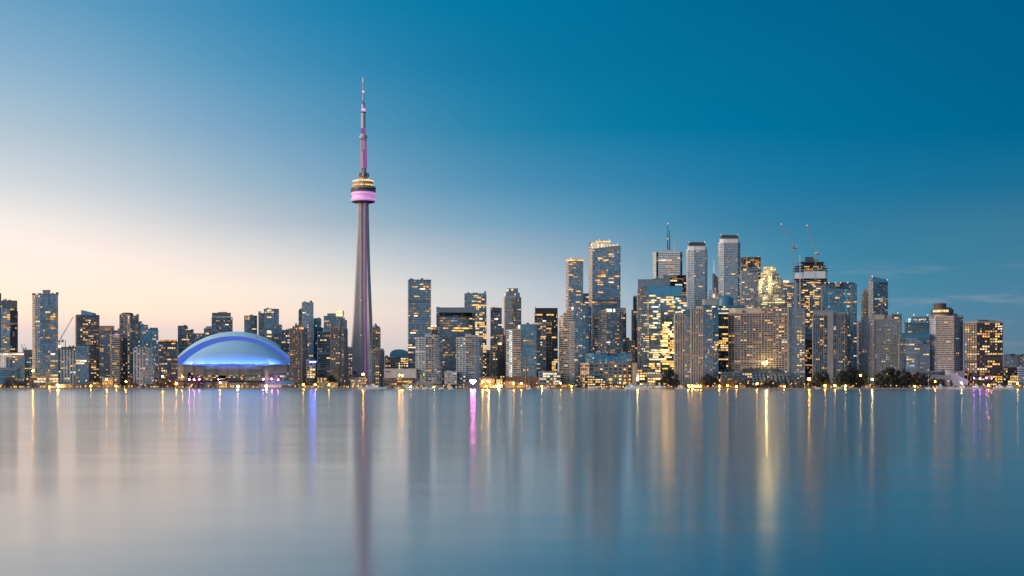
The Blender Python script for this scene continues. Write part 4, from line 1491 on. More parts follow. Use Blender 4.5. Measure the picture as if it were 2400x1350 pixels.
b.vol((2020, 2020, 2037), 749, 'grey_plain', lit=.08, dy=1)
b.done()

# ---------------------------------------------------------------- the white-ribbed twin, the grid slab and their neighbours
b = B('office_tower', 'dark office with domed navy roof and gold striped floors behind the white-ribbed twins', 'office tower', 2330, 1690)
b.vol((1645, 1646, 1712), 716, 'teal', lit=.2, run=(2, 4), pal=PAL_CREAM, zones=[(1684, 1714, 738, 870, .5, PAL_GOLD, (3, 5))])
b.vol((1684, 1684, 1738), 737, 'black', lit=.4, dy=-3, pal=PAL_GOLD, run=(3, 6))
b.solid('grey_attic', [(1645, 12), (1652, 4), (1682, 2)], 701, 718, 'conc_grey', dy=6, D=24)
b.lathe('dome_roof', 1699, 20, [(718, 21), (710, 21), (701, 19.5), (696, 14), (693.5, 6), (693, 1)], 'panel_teal', dy=16)
b.solid('canopy', (1700, 1744), 715.5, 721, 'panel_teal', dy=-4, D=12)
b.done()
b = B('apartment_tower', 'twin slab towers ribbed with white vertical piers, standing on the water\'s edge', 'apartment tower', 2110, 1615)
b.vol((1581, 1582, 1605), 737, 'white_vertical', lit=.06, frame='conc_sand', bay=3.6)
b.vol((1605, 1605, 1620), 743, 'grey_vertical', lit=.07, dy=2.5, glass='glass_blue')
b.vol((1620, 1620, 1647), 724, 'white_vertical', lit=.06, dy=.5, frame='conc_sand', bay=3.6)
b.vol([(1647, 0), (1669, 9)], 733, 'grey_vertical', lit=.16, dy=.8, glass='glass_pale', bay=4.5)
b.vol([(1669, 9), (1684, 14)], 722, 'teal', lit=.05, dy=.8, zones=[(1669, 1684, 800, 880, .25)])
b.solid('attic', (1606, 1620), 726, 743, 'panel_teal', dy=4)
b.solid('attic', (1632, 1648), 718, 724.5, 'conc_sand', dy=4)
b.done()
b = B('hotel_tower', 'massive beige slab with a square grid of dark balconies', 'hotel tower', 2140, 1778)
b.vol([(1708, 9), (1722, 2), (1736, 0)], 735, 'beige_grid', lit=.09, dy=1, bay=5.0)
b.vol([(1736, 0), (1785, 0)], 735, 'beige_grid', lit=.12, bay=4.2)
b.vol([(1785, -1), (1845, -1)], 724, 'beige_grid', lit=.13, dy=-.6, bay=4.4, zones=[(1800, 1830, 730, 850, .24), (1785, 1845, 840, 856, .3)])
b.solid('corner_pier', (1845, 1849), 724, None, 'conc_beige', dy=-2.5, D=14)
b.vol([(1849, 0), (1886, 3)], 724, 'grey_grid', lit=.08, dy=0, bay=4.2, zones=[(1868, 1878, 770, 890, .75, PAL_GOLD, (1, 2))])
b.solid('attic', [(1709, 8), (1724, 2), (1736, 1), (1785, 1)], 723, 735, 'conc_sand', dy=4)
b.solid('string_course', (1736, 1846), 738.5, 740, 'conc_beige', dy=-2.2, D=2)
b.solid('podium', (1740, 1825), 864, 873, 'steel_dark', dy=-9, D=6)
b.done()
b = B('low_building', 'low concrete terraces with slanted fins in front of the beige grid slab', 'podium', 2085, 1778)
b.vol((1690, 1692, 1850), 874, 'low', lit=.07, frame='panel_blue', zones=[(1738, 1764, 874, 885, .9, PAL_GOLD, (1, 3)), (1785, 1806, 880, 886, .6)], D=22)
for i in range(10):
    xx = 1762 + i * 9
    m = MB()
    Yc = b.Y - 3
    m.bar((X(xx, Yc), Yc, Z(876, Yc)), (X(xx + 8, Yc - 5), Yc - 5, GZ), 1.1)
    m.build('fin', 'panel_blue', b.root)
b.done()
b = B('office_tower', 'dark brown gridded office peeping between beige grid slab and blank-walled tower', 'office block', 2250, 1897)
b.vol((1884, 1885, 1909), 797, 'brown', lit=.3, pal=PAL_DARK, run=(1, 2), bay=2.6, zones=[(1884, 1910, 833, 838, .95, PAL_GOLD), (1884, 1910, 852, 856, .95, PAL_GOLD)])
b.solid('roof', (1884, 1909), 777, 797, 'conc_dark', dy=2)
b.solid('roof_screen', (1886, 1904), 776, 784, 'panel_teal', dy=.8, D=5)
b.done()
b = B('apartment_tower', 'grey tower with a tall blank white wall down its middle', 'apartment tower', 2130, 1944)
b.vol((1905, 1906, 1931), 740, 'grey_vertical', lit=.06, frame='conc_grey', glass='glass_dark', zones=[(1912, 1940, 738, 748, .6, PAL_GOLD)])
b.vol((1931, 1931, 1939), 740, 'condo_dark', lit=.3, dy=.8)
b.solid('blank_wall', (1939, 1953), 728, None, 'conc_grey', dy=-.8, D=20, label='blank pale wall')
b.vol((1953, 1953, 1960), 735, 'condo_dark', lit=.35, dy=.6)
b.vol((1960, 1960, 1980), 737, 'grey_grid', lit=.07, dy=1, frame='conc_grey', glass='glass_dark')
b.vol([(1980, 0), (1986, 10)], 740, 'grey_grid', lit=.1, dy=1, glass='glass_dark')
b.solid('attic', (1905, 1939), 728, 740, 'conc_grey', dy=3)
b.solid('attic', (1953, 1980), 732, 737, 'conc_grey', dy=3)
b.done()
b = B('apartment_tower', 'broad pale grey slab with punched windows and an L-shaped roof plant', 'apartment tower', 2150, 2074)
b.vol([(2036, 8), (2050, 0)], 752, 'hotel_plain', lit=.10, frame='conc_grey')
b.vol([(2050, 0), (2112, 3)], 750, 'hotel_plain', lit=.17, dy=-.4, frame='conc_grey', bay=3.4, zones=[(2044, 2062, 764, 770, .7), (2080, 2100, 764, 770, .6), (2062, 2085, 810, 813, .7)])
b.solid('plant_room', (2048, 2073), 738, 752, 'conc_beige', dy=4)
b.solid('plant_room', (2073, 2094), 740, 750, 'conc_grey', dy=6)
b.vol([(2090, 0), (2113, 2)], 737, 'condo_dark', lit=.1, bot=752, dy=3)
b.beacon(2104, 734, 'lit_pale', r=.9, dy=4)
b.done()
b = B('apartment_tower', 'teal glass tower with arched lit rooftop behind the white-framed block', 'apartment tower', 2300, 2150)
b.vol((2121, 2123, 2182), 757, 'condo_blue', lit=.1, zones=[(2130, 2160, 770, 782, .4)])
b.vol([(2128, 4), (2135, 0), (2172, 0), (2180, 4)], 746, 'teal', lit=.25, bot=757, dy=3, zones=[(2138, 2172, 748, 753, 1.0, PAL_CREAM, (1, 1))])
b.wedge('roof', 2138, 2176, 742, 741, 746, 'panel_blue', dy=6)
for q in (2142, 2174):
    b.beacon(q, 738, 'lit_pale', r=1.0, dy=4)
b.done()
b = B('apartment_block', 'white-framed condo under a solid teal roof, left of the striped white hotel', 'condo block', 2120, 2143)
b.vol((2107, 2108, 2124), 795, 'white', lit=.12, frame='conc_grey', dy=1, glass='glass_teal')
b.vol((2124, 2124, 2156), 795, 'grey_grid', lit=.16, frame='conc_pale', glass='glass_teal', zones=[(2124, 2136, 800, 845, .4, PAL_GOLD)], bay=5)
b.vol((2156, 2156, 2178), 808, 'grey_grid', lit=.14, dy=2, frame='conc_grey', glass='glass_teal', bay=5)
b.solid('roof', (2110, 2178), 781, 794, 'panel_teal', dy=4)
b.done()
b = B('hotel', 'white striped hotel tower with round revolving restaurant on its roof', 'hotel', 2130, 2215)
b.vol([(2180.5, 10), (2194, 0)], 743, 'hotel_plain', lit=.05)
b.vol([(2194, 0), (2236, 0)], 743, 'hotel', lit=.05, dy=-.4, frame='conc_sand', names=('glazing', 'striped_facade'))
b.vol([(2236, 0), (2256, 12)], 741, 'hotel_plain', lit=.05, frame='conc_grey')
b.solid('roof', (2182, 2255), 740, 743.3, 'conc_grey', dy=3)
b.lathe('neck', 2208, 20, [(741.5, 20), (735.5, 20)], 'conc_beige', dy=16)
b.lathe('restaurant', 2208, 26, [(737, 20), (735.8, 26), (733, 26.4), (726.5, 26), (724.6, 24)], 'conc_dark', dy=16, n=40)
m = MB()
Yc = b.Y + 16
for k in range(9):
    a = math.radians(-150 + k * 9)
    m = MB()
    r = 26.5 * Yc / F
    cx_, cy_ = X(2208, Yc) + r * math.cos(a), Yc + r * math.sin(a)
    m.bar((cx_, cy_, Z(732.5, Yc)), (cx_, cy_, Z(727.5, Yc)), 1.9)
    m.build('lit_pane', 'lit_gold' if k % 3 else 'lit_cream', b.root)
b.lathe('drum', 2203, 14, [(725, 14.3), (713.5, 14.3), (711.2, 13.5)], 'conc_brown', dy=16)
b.solid('plant_room', (2218, 2230), 721, 726, 'conc_dark', dy=16)
b.mast('antenna', 2206, 706, 712, .5, dy=16)
b.solid('podium_wing', (2166, 2262), 870, 882, 'conc_grey', dy=-12, D=12)
b.done()
b = B('low_building', 'low grey concrete podium with a sloped end below the striped hotel', 'podium', 2090, 2190)
b.vol((2110, 2112, 2225), 872, 'low', lit=.12, frame='conc_grey', zones=[(2110, 2215, 871, 877, .4, PAL_DARK, (1, 3))], D=18)
b.solid('wall', (2108, 2228), 880, 889, 'conc_grey', dy=-2, D=3)
b.wedge('ramp', 2222, 2268, 868, 890, None, 'conc_pale', dy=-1, D=14)
b.done()
b = B('office_tower', 'dark brown office tower sprinkled with gold windows near the photo\'s right edge', 'office tower', 2120, 2306)
b.vol([(2261, 12), (2290, 0)], 757, 'brown', lit=.5, pal=PAL_DARK, bay=3.6, run=(1, 2))
b.vol([(2290, 0), (2349.5, 2)], 756, 'brown', lit=.46, dy=-.4, pal=PAL_GOLD, bay=3.6, run=(1, 4), zones=[(2290, 2350, 866, 878, .06, PAL_DARK), (2290, 2350, 838, 852, .3, PAL_GOLD), (2290, 2350, 778, 790, .7, PAL_GOLD, (2, 5))])
b.solid('parapet', [(2261, 12), (2290, 0), (2349.5, 2)], 753, 757, 'conc_taupe', dy=-1, D=24)
b.solid('plant_room', (2293, 2319), 749.5, 753, 'conc_brown', dy=10)
b.solid('plant_room', (2321, 2335), 751.5, 753.5, 'conc_brown', dy=12)
b.done()
b = B('office_block', 'dark block with three golden floors beside the brown office, near the right edge', 'office block', 2110, 2368)
b.vol((2351, 2352, 2387), 862, 'black', lit=.05, zones=[(2364, 2388, 882, 906, .75, PAL_GOLD, (1, 3)), (2351, 2356, 870, 906, .5, PAL_GOLD)])
b.done()
b = B('apartment_block', 'far pale apartment block with dark roof plant near the right edge', 'apartment block', 2700, 2376)
b.vol((2351, 2353, 2392), 832, 'hotel_plain', lit=.2, frame='conc_pale')
b.vol([(2392, 0), (2399, 6)], 832, 'teal', lit=.05)
b.solid('plant_room', (2367, 2379), 829, 832, 'conc_dark')
b.done()
b = B('apartment_block', 'white balcony block cut by the photo\'s right edge', 'apartment block', 2090, 2394)
b.vol((2386, 2387, 2425), 863, 'white_fine', lit=.06, piers=False)
b.done()

# ================================================================ needle tower
YT = 2600.0
K = YT / F
TX = X(851.5, YT)


def zt(row):
    return Z(row, YT)


needle = empty('observation_tower', (TX, YT, GZ), 'very tall concrete needle tower with a pink lit observation pod and mast', 'observation tower')


def interp(tab, z):
    for (z0, v0), (z1, v1) in zip(tab, tab[1:]):
        if z <= z1:
            t = max(0, (z - z0) / (z1 - z0))
            return v0 + (v1 - v0) * t
    return tab[-1][1]


LEG = [(zt(908), 32), (zt(890), 29.5), (zt(860), 25.6), (zt(800), 20.4), (zt(760), 18.4), (zt(700), 16.0), (zt(660), 14.4), (zt(600), 12.5), (zt(540), 11.0), (zt(474), 9.7)]
COREW = [(zt(908), 12.0), (zt(700), 9.6), (zt(474), 8.0)]
AZL = [math.radians(a) for a in (203, 323, 83)]
m = MB()
levels = [zt(908) + (zt(474) - zt(908)) * i / 40 for i in range(41)]
rings = []
for z in levels:
    R, r = interp(LEG, z), interp(COREW, z)
    hw = 3.6 + (R - 9.7) * 0.06
    pts = []
    for a in AZL:
        d, s = (math.cos(a), math.sin(a)), (-math.sin(a), math.cos(a))
        for (f, g) in ((r * .87, -hw - 1.6), (R, -hw), (R, hw), (r * .87, hw + 1.6)):
            pts.append((TX + d[0] * f + s[0] * g, YT + d[1] * f + s[1] * g, z))
    rings.append(pts)
n = 12
m.v = [p for r_ in rings for p in r_]
for j in range(len(rings) - 1):
    for k in range(n):
        k2 = (k + 1) % n
        m.f.append((j * n + k, j * n + k2, (j + 1) * n + k2, (j + 1) * n + k))
m.mi = [0] * len(m.f)
m.uv = [None] * len(m.f)
m.build('shaft', 'tower_concrete', needle)
# lit elevator groove between two legs
m = MB()
for j in range(len(levels) - 1):
    pp = []
    for z in (levels[j], levels[j + 1]):
        r = interp(COREW, z) + 1.5
        a = math.radians(277)
        pp.append((TX + math.cos(a) * r * .9 + 3.2, YT + math.sin(a) * r, z))
    m.bar(pp[0], pp[1], 2.2)
m.build('lit_elevator_groove', 'led_magenta', needle)
m = MB()
for j in range(len(levels) - 1):
    pp = []
    for z in (levels[j], levels[j + 1]):
        r = interp(COREW, z) + 1.2
        pp.append((TX - 3.0, YT - r * .95, z))
    m.bar(pp[0], pp[1], 1.6)
m.build('elevator_rail', 'tower_concrete', needle)
for py, px in ((705.5, 847.5), (786.5, 847.5)):
    m = MB()
    m.box(X(px - 1.4, YT), X(px + 1.4, YT), YT - 13.2, YT - 12, zt(py + 1.3), zt(py - 1.3))
    m.build('window', 'lit_amber', needle)
# podium and entrance
m = MB()
m.box(X(821, YT), X(842, YT), YT - 34, YT - 20, GZ, zt(874))
m.build('entrance_block', 'conc_grey', needle)
m = MB()
m.box(X(822, YT), X(840, YT), YT - 34.6, YT - 34.2, zt(876), zt(870.5))
m.build('entrance_canopy', 'conc_dark', needle)


def tl(name, rows, mat, n=48, smooth=False):
    q = MB()
    q.lathe(TX, YT, [(h * K, zt(r)) for r, h in rows], n)
    return q.build(name, mat, needle, smooth=smooth)


tl('observation_pod', [(477, 11.5), (476.3, 18), (474.5, 26), (472.6, 27.8)], 'conc_dark')
tl('radome_ring', [(472.6, 27.0), (471.6, 28.3), (468.6, 28.9), (465.6, 28.3), (464.4, 26.6)], 'radome', smooth=True)
tl('pod_neck', [(464.4, 25.8), (459.0, 25.8)], 'radome')
tl('radome_ring', [(459.0, 26.4), (458.2, 27.5), (455.6, 28.2), (452.4, 27.5), (450.6, 26.0)], 'radome', smooth=True)
tl('lit_ring', [(469.2, 29.1), (467.9, 29.1)], 'led_pink')
tl('lit_ring', [(455.9, 28.4), (454.9, 28.4)], 'led_pink')
tl('observation_deck', [(450.4, 26.5), (449.8, 29.0), (446.4, 29.3), (445.8, 28.2), (445.6, 28.2)], 'conc_dark')
tl('window_band', [(445.6, 27.6), (443.4, 27.6)], 'glass_black')
tl('observation_deck', [(443.4, 29.4), (440.5, 29.7), (438.6, 29.3), (437.2, 26.5), (435.8, 23.5)], 'conc_taupe')
m = MB()
for k in range(17):
    a = math.radians(190 + k * 10)
    m = MB()
    m.bar((TX + 23.0 * K * math.cos(a), YT + 23.0 * K * math.sin(a), zt(438.4)), (TX + 23.0 * K * math.cos(a), YT + 23.0 * K * math.sin(a), zt(433.6)), 2.6)
    m.build('lit_pane', 'lit_gold' if k % 3 else 'lit_amber', needle)
tl('restaurant', [(436, 22.2), (432, 21.4)], 'conc_taupe')
tl('upper_ring', [(432, 21.5), (431.2, 23.0), (427.8, 23.4), (425.5, 23.2), (424, 21)], 'conc_beige')
for k in range(15):
    a = math.radians(186 + k * 12)
    m = MB()
    m.bar((TX + 23.3 * K * math.cos(a), YT + 23.3 * K * math.sin(a), zt(426.4)), (TX + 23.3 * K * math.cos(a), YT + 23.3 * K * math.sin(a), zt(424.0)), 2.4)
    m.build('lit_pane', 'lit_cream', needle)
tl('lit_ring', [(424, 17), (421, 16)], 'lit_amber')
tl('neck', [(424, 10.4), (414, 10.2)], 'conc_taupe')
tl('collar', [(415.6, 11.8), (405.4, 11.8)], 'conc_grey')
for k in range(12):
    a = math.radians(30 * k)
    m = MB()
    m.box(-1.6, 1.6, -.8, .8, zt(415), zt(406))
    ca, sa = math.cos(a + math.pi / 2), math.sin(a + math.pi / 2)
    m.v = [(TX + 12.1 * K * math.cos(a) + x * ca - y * sa, YT + 12.1 * K * math.sin(a) + x * sa + y * ca, z) for x, y, z in m.v]
    m.build('equipment_box', 'conc_pale' if k % 2 else 'conc_dark', needle)
tl('upper_shaft', [(406, 7.2), (327, 6.8)], 'conc_grey', 6)
for k in range(3):
    a = math.radians(262 + 36 * k)
    m = MB()
    m.bar((TX + 7.3 * K * math.cos(a), YT + 7.3 * K * math.sin(a), zt(395)), (TX + 7.0 * K * math.cos(a), YT + 7.0 * K * math.sin(a), zt(356 - 12 * k)), 3.0, w2=2.0)
    m.build('shaft_glow_strip', 'concrete_magenta_glow' if k == 0 else 'led_magenta', needle)  # strips stand in for magenta light on the upper shaft
m = MB()
a = math.radians(285)
m.bar((TX + 7.1 * K * math.cos(a), YT + 7.1 * K * math.sin(a), zt(352)), (TX + 6.9 * K * math.cos(a), YT + 6.9 * K * math.sin(a), zt(329)), 4.2, w2=3.0)
m.build('shaft_glow_strip', 'concrete_magenta_glow', needle)
tl('sky_pod', [(327.5, 6.5), (325, 8.6), (322, 9.6), (319, 9.4), (316.5, 7.6), (314, 6.0)], 'conc_pale', smooth=True)
tl('lit_ring', [(327, 8.3), (325.3, 9.1)], 'led_magenta')
tl('antenna', [(315, 5.3), (264, 4.9), (263.9, 4.6), (243, 3.9), (242.9, 1.9), (200, 1.5), (183, 1.2)], 'steel_grey', 12)
tl('antenna_collar', [(264.5, 6.0), (262, 6.0)], 'conc_brown', 16)
tl('antenna_collar', [(244.5, 3.9), (242, 3.9)], 'conc_dark', 16)
tl('lit_ring', [(313.5, 5.5), (301, 5.3)], 'led_magenta', 16)
tl('lit_ring', [(262, 5.0), (254, 4.9)], 'led_pink', 16)
tl('lit_ring', [(241.5, 2.2), (236.5, 2.1)], 'led_magenta', 12)
tl('antenna_tip', [(195, 2.3), (182.6, 2.1)], 'steel_pale', 10)
for r_ in (215, 192, 185):
    tl('beacon', [(r_ + 1.6, 2.0), (r_ - 1.6, 2.0)], 'beacon_red', 10)

# ================================================================ domed stadium
YS = 2360.0


def sxp(p):
    return X(p, YS)


stad = empty('domed_stadium', (X(545, YS), YS, GZ), 'domed stadium with a white roof lit blue, standing beside the needle tower', 'stadium')
ZB = Z(855, YS)
chain = [(403, 40), (408, 16), (430, 2), (470, 0), (640, 0), (672, 3), (688, 18), (692, 42)]
poly = close_poly([(X(p, YS + d), YS + d) for p, d in chain], 120)
m = MB()
m.prism(poly, GZ, ZB - .5)
m.build('wall', 'conc_sand', stad)
m = MB()
m.prism(offset_poly(poly, 1.6), Z(880, YS), Z(858, YS))
m.build('concourse_band', 'conc_beige', stad)
m = MB()
m.prism(offset_poly(poly, 2.3), Z(858.3, YS), Z(855, YS))
m.build('roof_rim', 'conc_grey', stad)
m = MB()
m.prism(offset_poly(poly, 2.6), Z(894.5, YS), Z(892, YS))
m.build('walkway_canopy', 'conc_brown', stad)
# glazed concourse bays and panel joints in the wall
for x0, x1, y0, y1, mt in ((515, 542, 873, 891, 'glass_dark'), (542, 573, 873, 891, 'glass_dark'), (440, 474, 873, 890, 'glass_dark'), (648, 660, 873, 890, 'conc_brown'), (478, 512, 865, 871, 'conc_grey'), (580, 612, 865, 871, 'conc_grey'), (498, 530, 880, 892, 'conc_brown')):
    m = MB()
    p0 = -2.0 if y0 < 872 else -.35
    m.box(sxp(x0), sxp(x1), YS + p0 - .25, YS + p0 + .2, Z(y1, YS), Z(y0, YS))
    m.build('wall_panel', mt, stad)
SR = random.Random(5)
for x0, x1, y0, y1, nwin in ((515, 573, 874, 890, 22), (440, 474, 874, 889, 11), (476, 512, 876, 890, 7), (408, 436, 876, 890, 6), (575, 640, 876, 890, 7)):
    for q in range(nwin):
        px, row = SR.uniform(x0, x1 - 4), y0 + (SR.randrange(4) + .5) * (y1 - y0) / 4
        w = SR.choice((2, 2.5, 4, 6))
        m = MB()
        m.box(sxp(px), sxp(min(px + w, x1)), YS - .8, YS - .55, Z(row + .9, YS), Z(row - .9, YS))
        m.build('window', SR.choice(('lit_amber', 'lit_warm', 'lit_gold', 'lit_cream')), stad)
for q in range(9):
    px = 425 + q * 27
    m = MB()
    m.box(sxp(px), sxp(px + .8), YS - 2.3, YS - 1.5, Z(879.5, YS), Z(858.5, YS))
    m.build('panel_joint', 'conc_grey', stad)

# roof: a tall barrel panel behind, a fascia whose blue light is put in as emission, and the front quarter-dome
YA = YS + 46


def arch(x0, x1, ytop, ybase, t):
    """point on a circular arch between two spring points, t in 0..1"""
    c = (x1 - x0) / 2
    s = ybase - ytop
    R = (c * c + s * s) / (2 * s)
    th = math.asin(min(1, c / R))
    a = -th + 2 * th * t
    return (x0 + x1) / 2 + R * math.sin(a), ybase - (R * math.cos(a) - (R - s))


NA = 40


def P(px, row, Y):
    k = Y / F
    return ((px - 1200) * k, Y, CZ + (HY - row) * k)


outer_front = [P(*arch(406, 692, 787.5, 852, i / NA), YA) for i in range(NA + 1)]
outer_back = [P(*arch(404, 698, 777.0, 850, i / NA), YA + 36) for i in range(NA + 1)]
far_back = [P(*arch(415, 690, 800, 852, i / NA), YA + 100) for i in range(NA + 1)]
m = MB()
for i in range(NA):
    m.quad(outer_front[i], outer_front[i + 1], outer_back[i + 1], outer_back[i])
    m.quad(outer_back[i], outer_back[i + 1], far_back[i + 1], far_back[i])
m.build('roof', 'dome_panel', stad, smooth=True)
inner = [P(*arch(427, 682, 798, 856, i / NA), YA - 5) for i in range(NA + 1)]
inner_b = [P(*arch(422, 685, 799.5, 857, i / NA), YA - 1) for i in range(NA + 1)]
m = MB()
for i in range(NA):
    a, b_ = outer_front[i], outer_front[i + 1]
    c, d = inner_b[i + 1], inner_b[i]
    m.quad((d[0], YA - .5, d[2] - 3), (c[0], YA - .5, c[2] - 3), (b_[0], YA - .2, b_[2] - .4), (a[0], YA - .2, a[2] - .4))
m.build('roof_fascia', 'fascia_blue_glow', stad)
m = MB()
for i in range(NA):
    m.bar((outer_front[i][0], YA - .6, outer_front[i][2] + .2), (outer_front[i + 1][0], YA - .6, outer_front[i + 1][2] + .2), 1.0)
m.build('roof_edge', 'conc_white', stad)
NSEG = 14
m = MB()
grid = []
ax, cx0 = (inner[-1][0] - inner[0][0]) / 2, (inner[-1][0] + inner[0][0]) / 2
for i in range(NA + 1):
    x, y, z = inner[i]
    u = max(-1, min(1, (x - cx0) / ax))
    D = 46 * math.sqrt(max(0, 1 - u * u)) ** .8
    h = z - ZB
    row = []
    for j in range(NSEG + 1):
        a = math.pi / 2 * j / NSEG
        row.append((x, y - D * math.sin(a), ZB + h * math.cos(a)))
    grid.append(row)
for i in range(NA):
    for j in range(NSEG):
        m.quad(grid[i][j], grid[i][j + 1], grid[i + 1][j + 1], grid[i + 1][j])
front_dome = m.build('front_dome', 'dome_white', stad, smooth=True)
m = MB()
for i in range(NA):
    m.bar(inner[i], inner[i + 1], 1.3)
m.build('dome_edge', 'conc_grey', stad)
# the blue light strips that wash the roof from the gutter, each in its own trough
for k in range(9):
    px = 434 + k * 30.5
    u = (X(px, YS) - cx0) / ax
    D = 46 * math.sqrt(max(0.0, 1 - min(1, abs(u)) ** 2)) ** .8
    u2 = min(.999, abs((X(px + 6, YS) - cx0) / ax))
    D2 = 46 * math.sqrt(1 - u2 ** 2) ** .8
    yy = YA - 5 - D - 7.0
    x_ = X(px, YS)
    m = MB()
    m.box(x_ - 9.4, x_ + 9.4, yy - 1.2, yy - .4, ZB + .05, ZB + 1.0)
    m.build('light_trough', 'conc_grey', stad)
    ld = bpy.data.lights.new('light_strip', 'AREA')
    ld.shape = 'RECTANGLE'
    ld.size, ld.size_y = 19.0, .8
    ld.energy = 5200
    ld.color = (0.10, 0.20, 1.0)
    lo = bpy.data.objects.new('light_strip', ld)
    col.objects.link(lo)
    lo.location = (x_ - stad['ox'], yy - stad['oy'], ZB + 1.0 - stad['oz'])
    lo.rotation_euler = Vector((0, 1, .9)).to_track_quat('-Z', 'Y').to_euler()
    lo.parent = stad
# lamp added at the gutter for the pale highlight on the dome
m = MB()
xx_, zz_ = X(632, YS), Z(846, YS)
m.sphere((xx_, YA - 46, ZB + 1.5), 1.2, 10)
m.build('added_highlight_lamp', 'lit_pale', stad)
ld = bpy.data.lights.new('added_highlight_light', 'POINT')
ld.energy = 420
ld.color = (1, .92, .8)
ld.shadow_soft_size = 1.0
lo = bpy.data.objects.new('added_highlight_light', ld)
col.objects.link(lo)
lo.location = (xx_ - stad['ox'], YA - 43.5 - stad['oy'], ZB + 8 - stad['oz'])
lo.parent = stad

b = B('low_building', 'low flat teal pavilion with a square tower, below the stadium\'s east end', 'pavilion', 2070, 655)
b.solid('tower', (621, 629), 868, None, 'panel_blue', dy=6, D=8)
b.solid('wall', (629, 690), 893.5, 902, 'panel_teal', dy=4, D=16)
b.vol((640, 640, 688), 873, 'dark', lit=.14, dy=8, D=12, frame='panel_blue')
b.solid('ramp', (612, 690), 902, None, 'conc_pale', dy=0, D=14)
b.done()

# ================================================================ cranes


def lattice(m, a, bb, w, n, r=.22):
    a, bb = Vector(a), Vector(bb)
    d = (bb - a).normalized()
    u = d.cross(Vector((0, 1, 0)))
    if u.length < 1e-3:
        u = Vector((1, 0, 0))
    u.normalize()
    t = d.cross(u)
    cs = [u * s * w / 2 + t * q * w / 2 for s, q in ((-1, -1), (1, -1), (1, 1), (-1, 1))]
    for c in cs:
        m.bar(a + c, bb + c, r)
    for i in range(n):
        p0, p1 = a.lerp(bb, i / n), a.lerp(bb, (i + 1) / n)
        for k in range(4):
            m.bar(p0 + cs[k], p1 + cs[(k + 1) % 4], r * .7)


def crane(label, Y, px, foot, top, tip, w=2.2, mat='steel_grey', apex=None):
    c = empty('tower_crane', (X(px, Y), Y, GZ), label, 'crane', 'tower cranes')
    m = MB()
    lattice(m, (X(px, Y), Y, Z(foot, Y)), (X(px, Y), Y, Z(top, Y)), w, 28)
    m.build('mast', mat, c)
    m = MB()
    lattice(m, (X(px, Y), Y, Z(top, Y) + 1), (X(tip[0], Y), Y, Z(tip[1], Y)), w * .75, 22, .17)
    m.build('jib', mat, c)
    m = MB()
    x0 = X(px, Y)
    m.box(x0 - 1, x0 + 7, Y - 1.6, Y + 1.6, Z(top, Y) - .6, Z(top, Y) + .4)
    m.build('counter_jib', 'steel_dark', c)
    m = MB()
    m.box(x0 + 4.2, x0 + 7.2, Y - 1.5, Y + 1.5, Z(top, Y) + .4, Z(top, Y) + 3.4)
    m.build('counterweight', 'conc_pale', c)
    m = MB()
    m.box(x0 - 1.4, x0 + 1.4, Y - 3.2, Y - 1.3, Z(top, Y) - .4, Z(top, Y) + 2.4)
    m.build('cab', 'brick_red' if apex else 'conc_white', c)
    m = MB()
    ax_, az_ = x0 + 3.4, Z(top, Y) + 10
    m.bar((x0 + .5, Y, Z(top, Y)), (ax_, Y, az_), .5)
    m.bar((x0 + 6.5, Y, Z(top, Y)), (ax_, Y, az_), .35)
    m.build('apex_frame', mat, c)
    m = MB()
    m.bar((ax_, Y, az_), (X(tip[0], Y), Y, Z(tip[1], Y)), .16)
    m.build('pendant_cable', 'steel_dark', c)
    m = MB()
    m.sphere((X(tip[0], Y), Y, Z(tip[1], Y)), .8, 8)
    m.build('beacon', 'beacon_red', c)
    return c


crane('red-cabbed crane, mast rising left of the construction tower with its jib raised', 2575, 1859.5, 735, 582, (1831, 525), apex=1)
crane('white-lit crane standing in front of the construction tower, jib raised steeply', 2572, 1911.5, 770, 595, (1891, 528))
crane('pale thin crane between the tallest western tower and the blue-topped tower', 2500, 139, 830, 801, (172, 742), 1.6, 'conc_sand')
crane('tiny distant crane beside the dark tower at the left edge', 3200, 54, 832, 818, (49, 806), 1.6)

# ================================================================ the waterfront: small things, named by what they stand before
ORD = ['first', 'second', 'third', 'fourth', 'fifth', 'sixth', 'seventh', 'eighth', 'ninth', 'tenth', 'eleventh', 'twelfth']
SECT = [(60, 'the teal block at the left edge'), (140, 'the tallest western tower'), (212, 'the white-ribbed mid-rise'), (310, 'the pinkish-beige tower'),
        (400, 'the grid-faced orange-roofed block'), (520, 'the stadium\'s west half'), (620, 'the stadium\'s east half'), (720, 'the teal pavilion'),
        (822, 'the two beige slabs'), (900, 'the needle tower\'s foot'), (976, 'the blank grey hall'), (1070, 'the western white condo'),
        (1180, 'the white condo behind the heart'), (1262, 'the brick smokestack'), (1315, 'the low pale grid building'), (1372, 'the larger rounded condo'),
        (1500, 'the beige warehouse'), (1580, 'the golden podium'), (1685, 'the white-ribbed twin towers'), (1770, 'the grid slab\'s west half'),
        (1850, 'the grid slab\'s east half'), (1930, 'the brown gridded office'), (1990, 'the blank-walled tower'), (2110, 'the pale punched-window slab'),
        (2180, 'the teal-roofed condo'), (2262, 'the striped hotel'), (2352, 'the brown gold-windowed office'), (9999, 'the block at the right edge')]
PENDING = {}


def sect(px):
    for x, s in SECT:
        if px < x:
            return s


def later(o, px, what):
    """label an object by kind and place once its neighbours are known"""
    PENDING.setdefault((what, sect(px)), []).append((px, o))


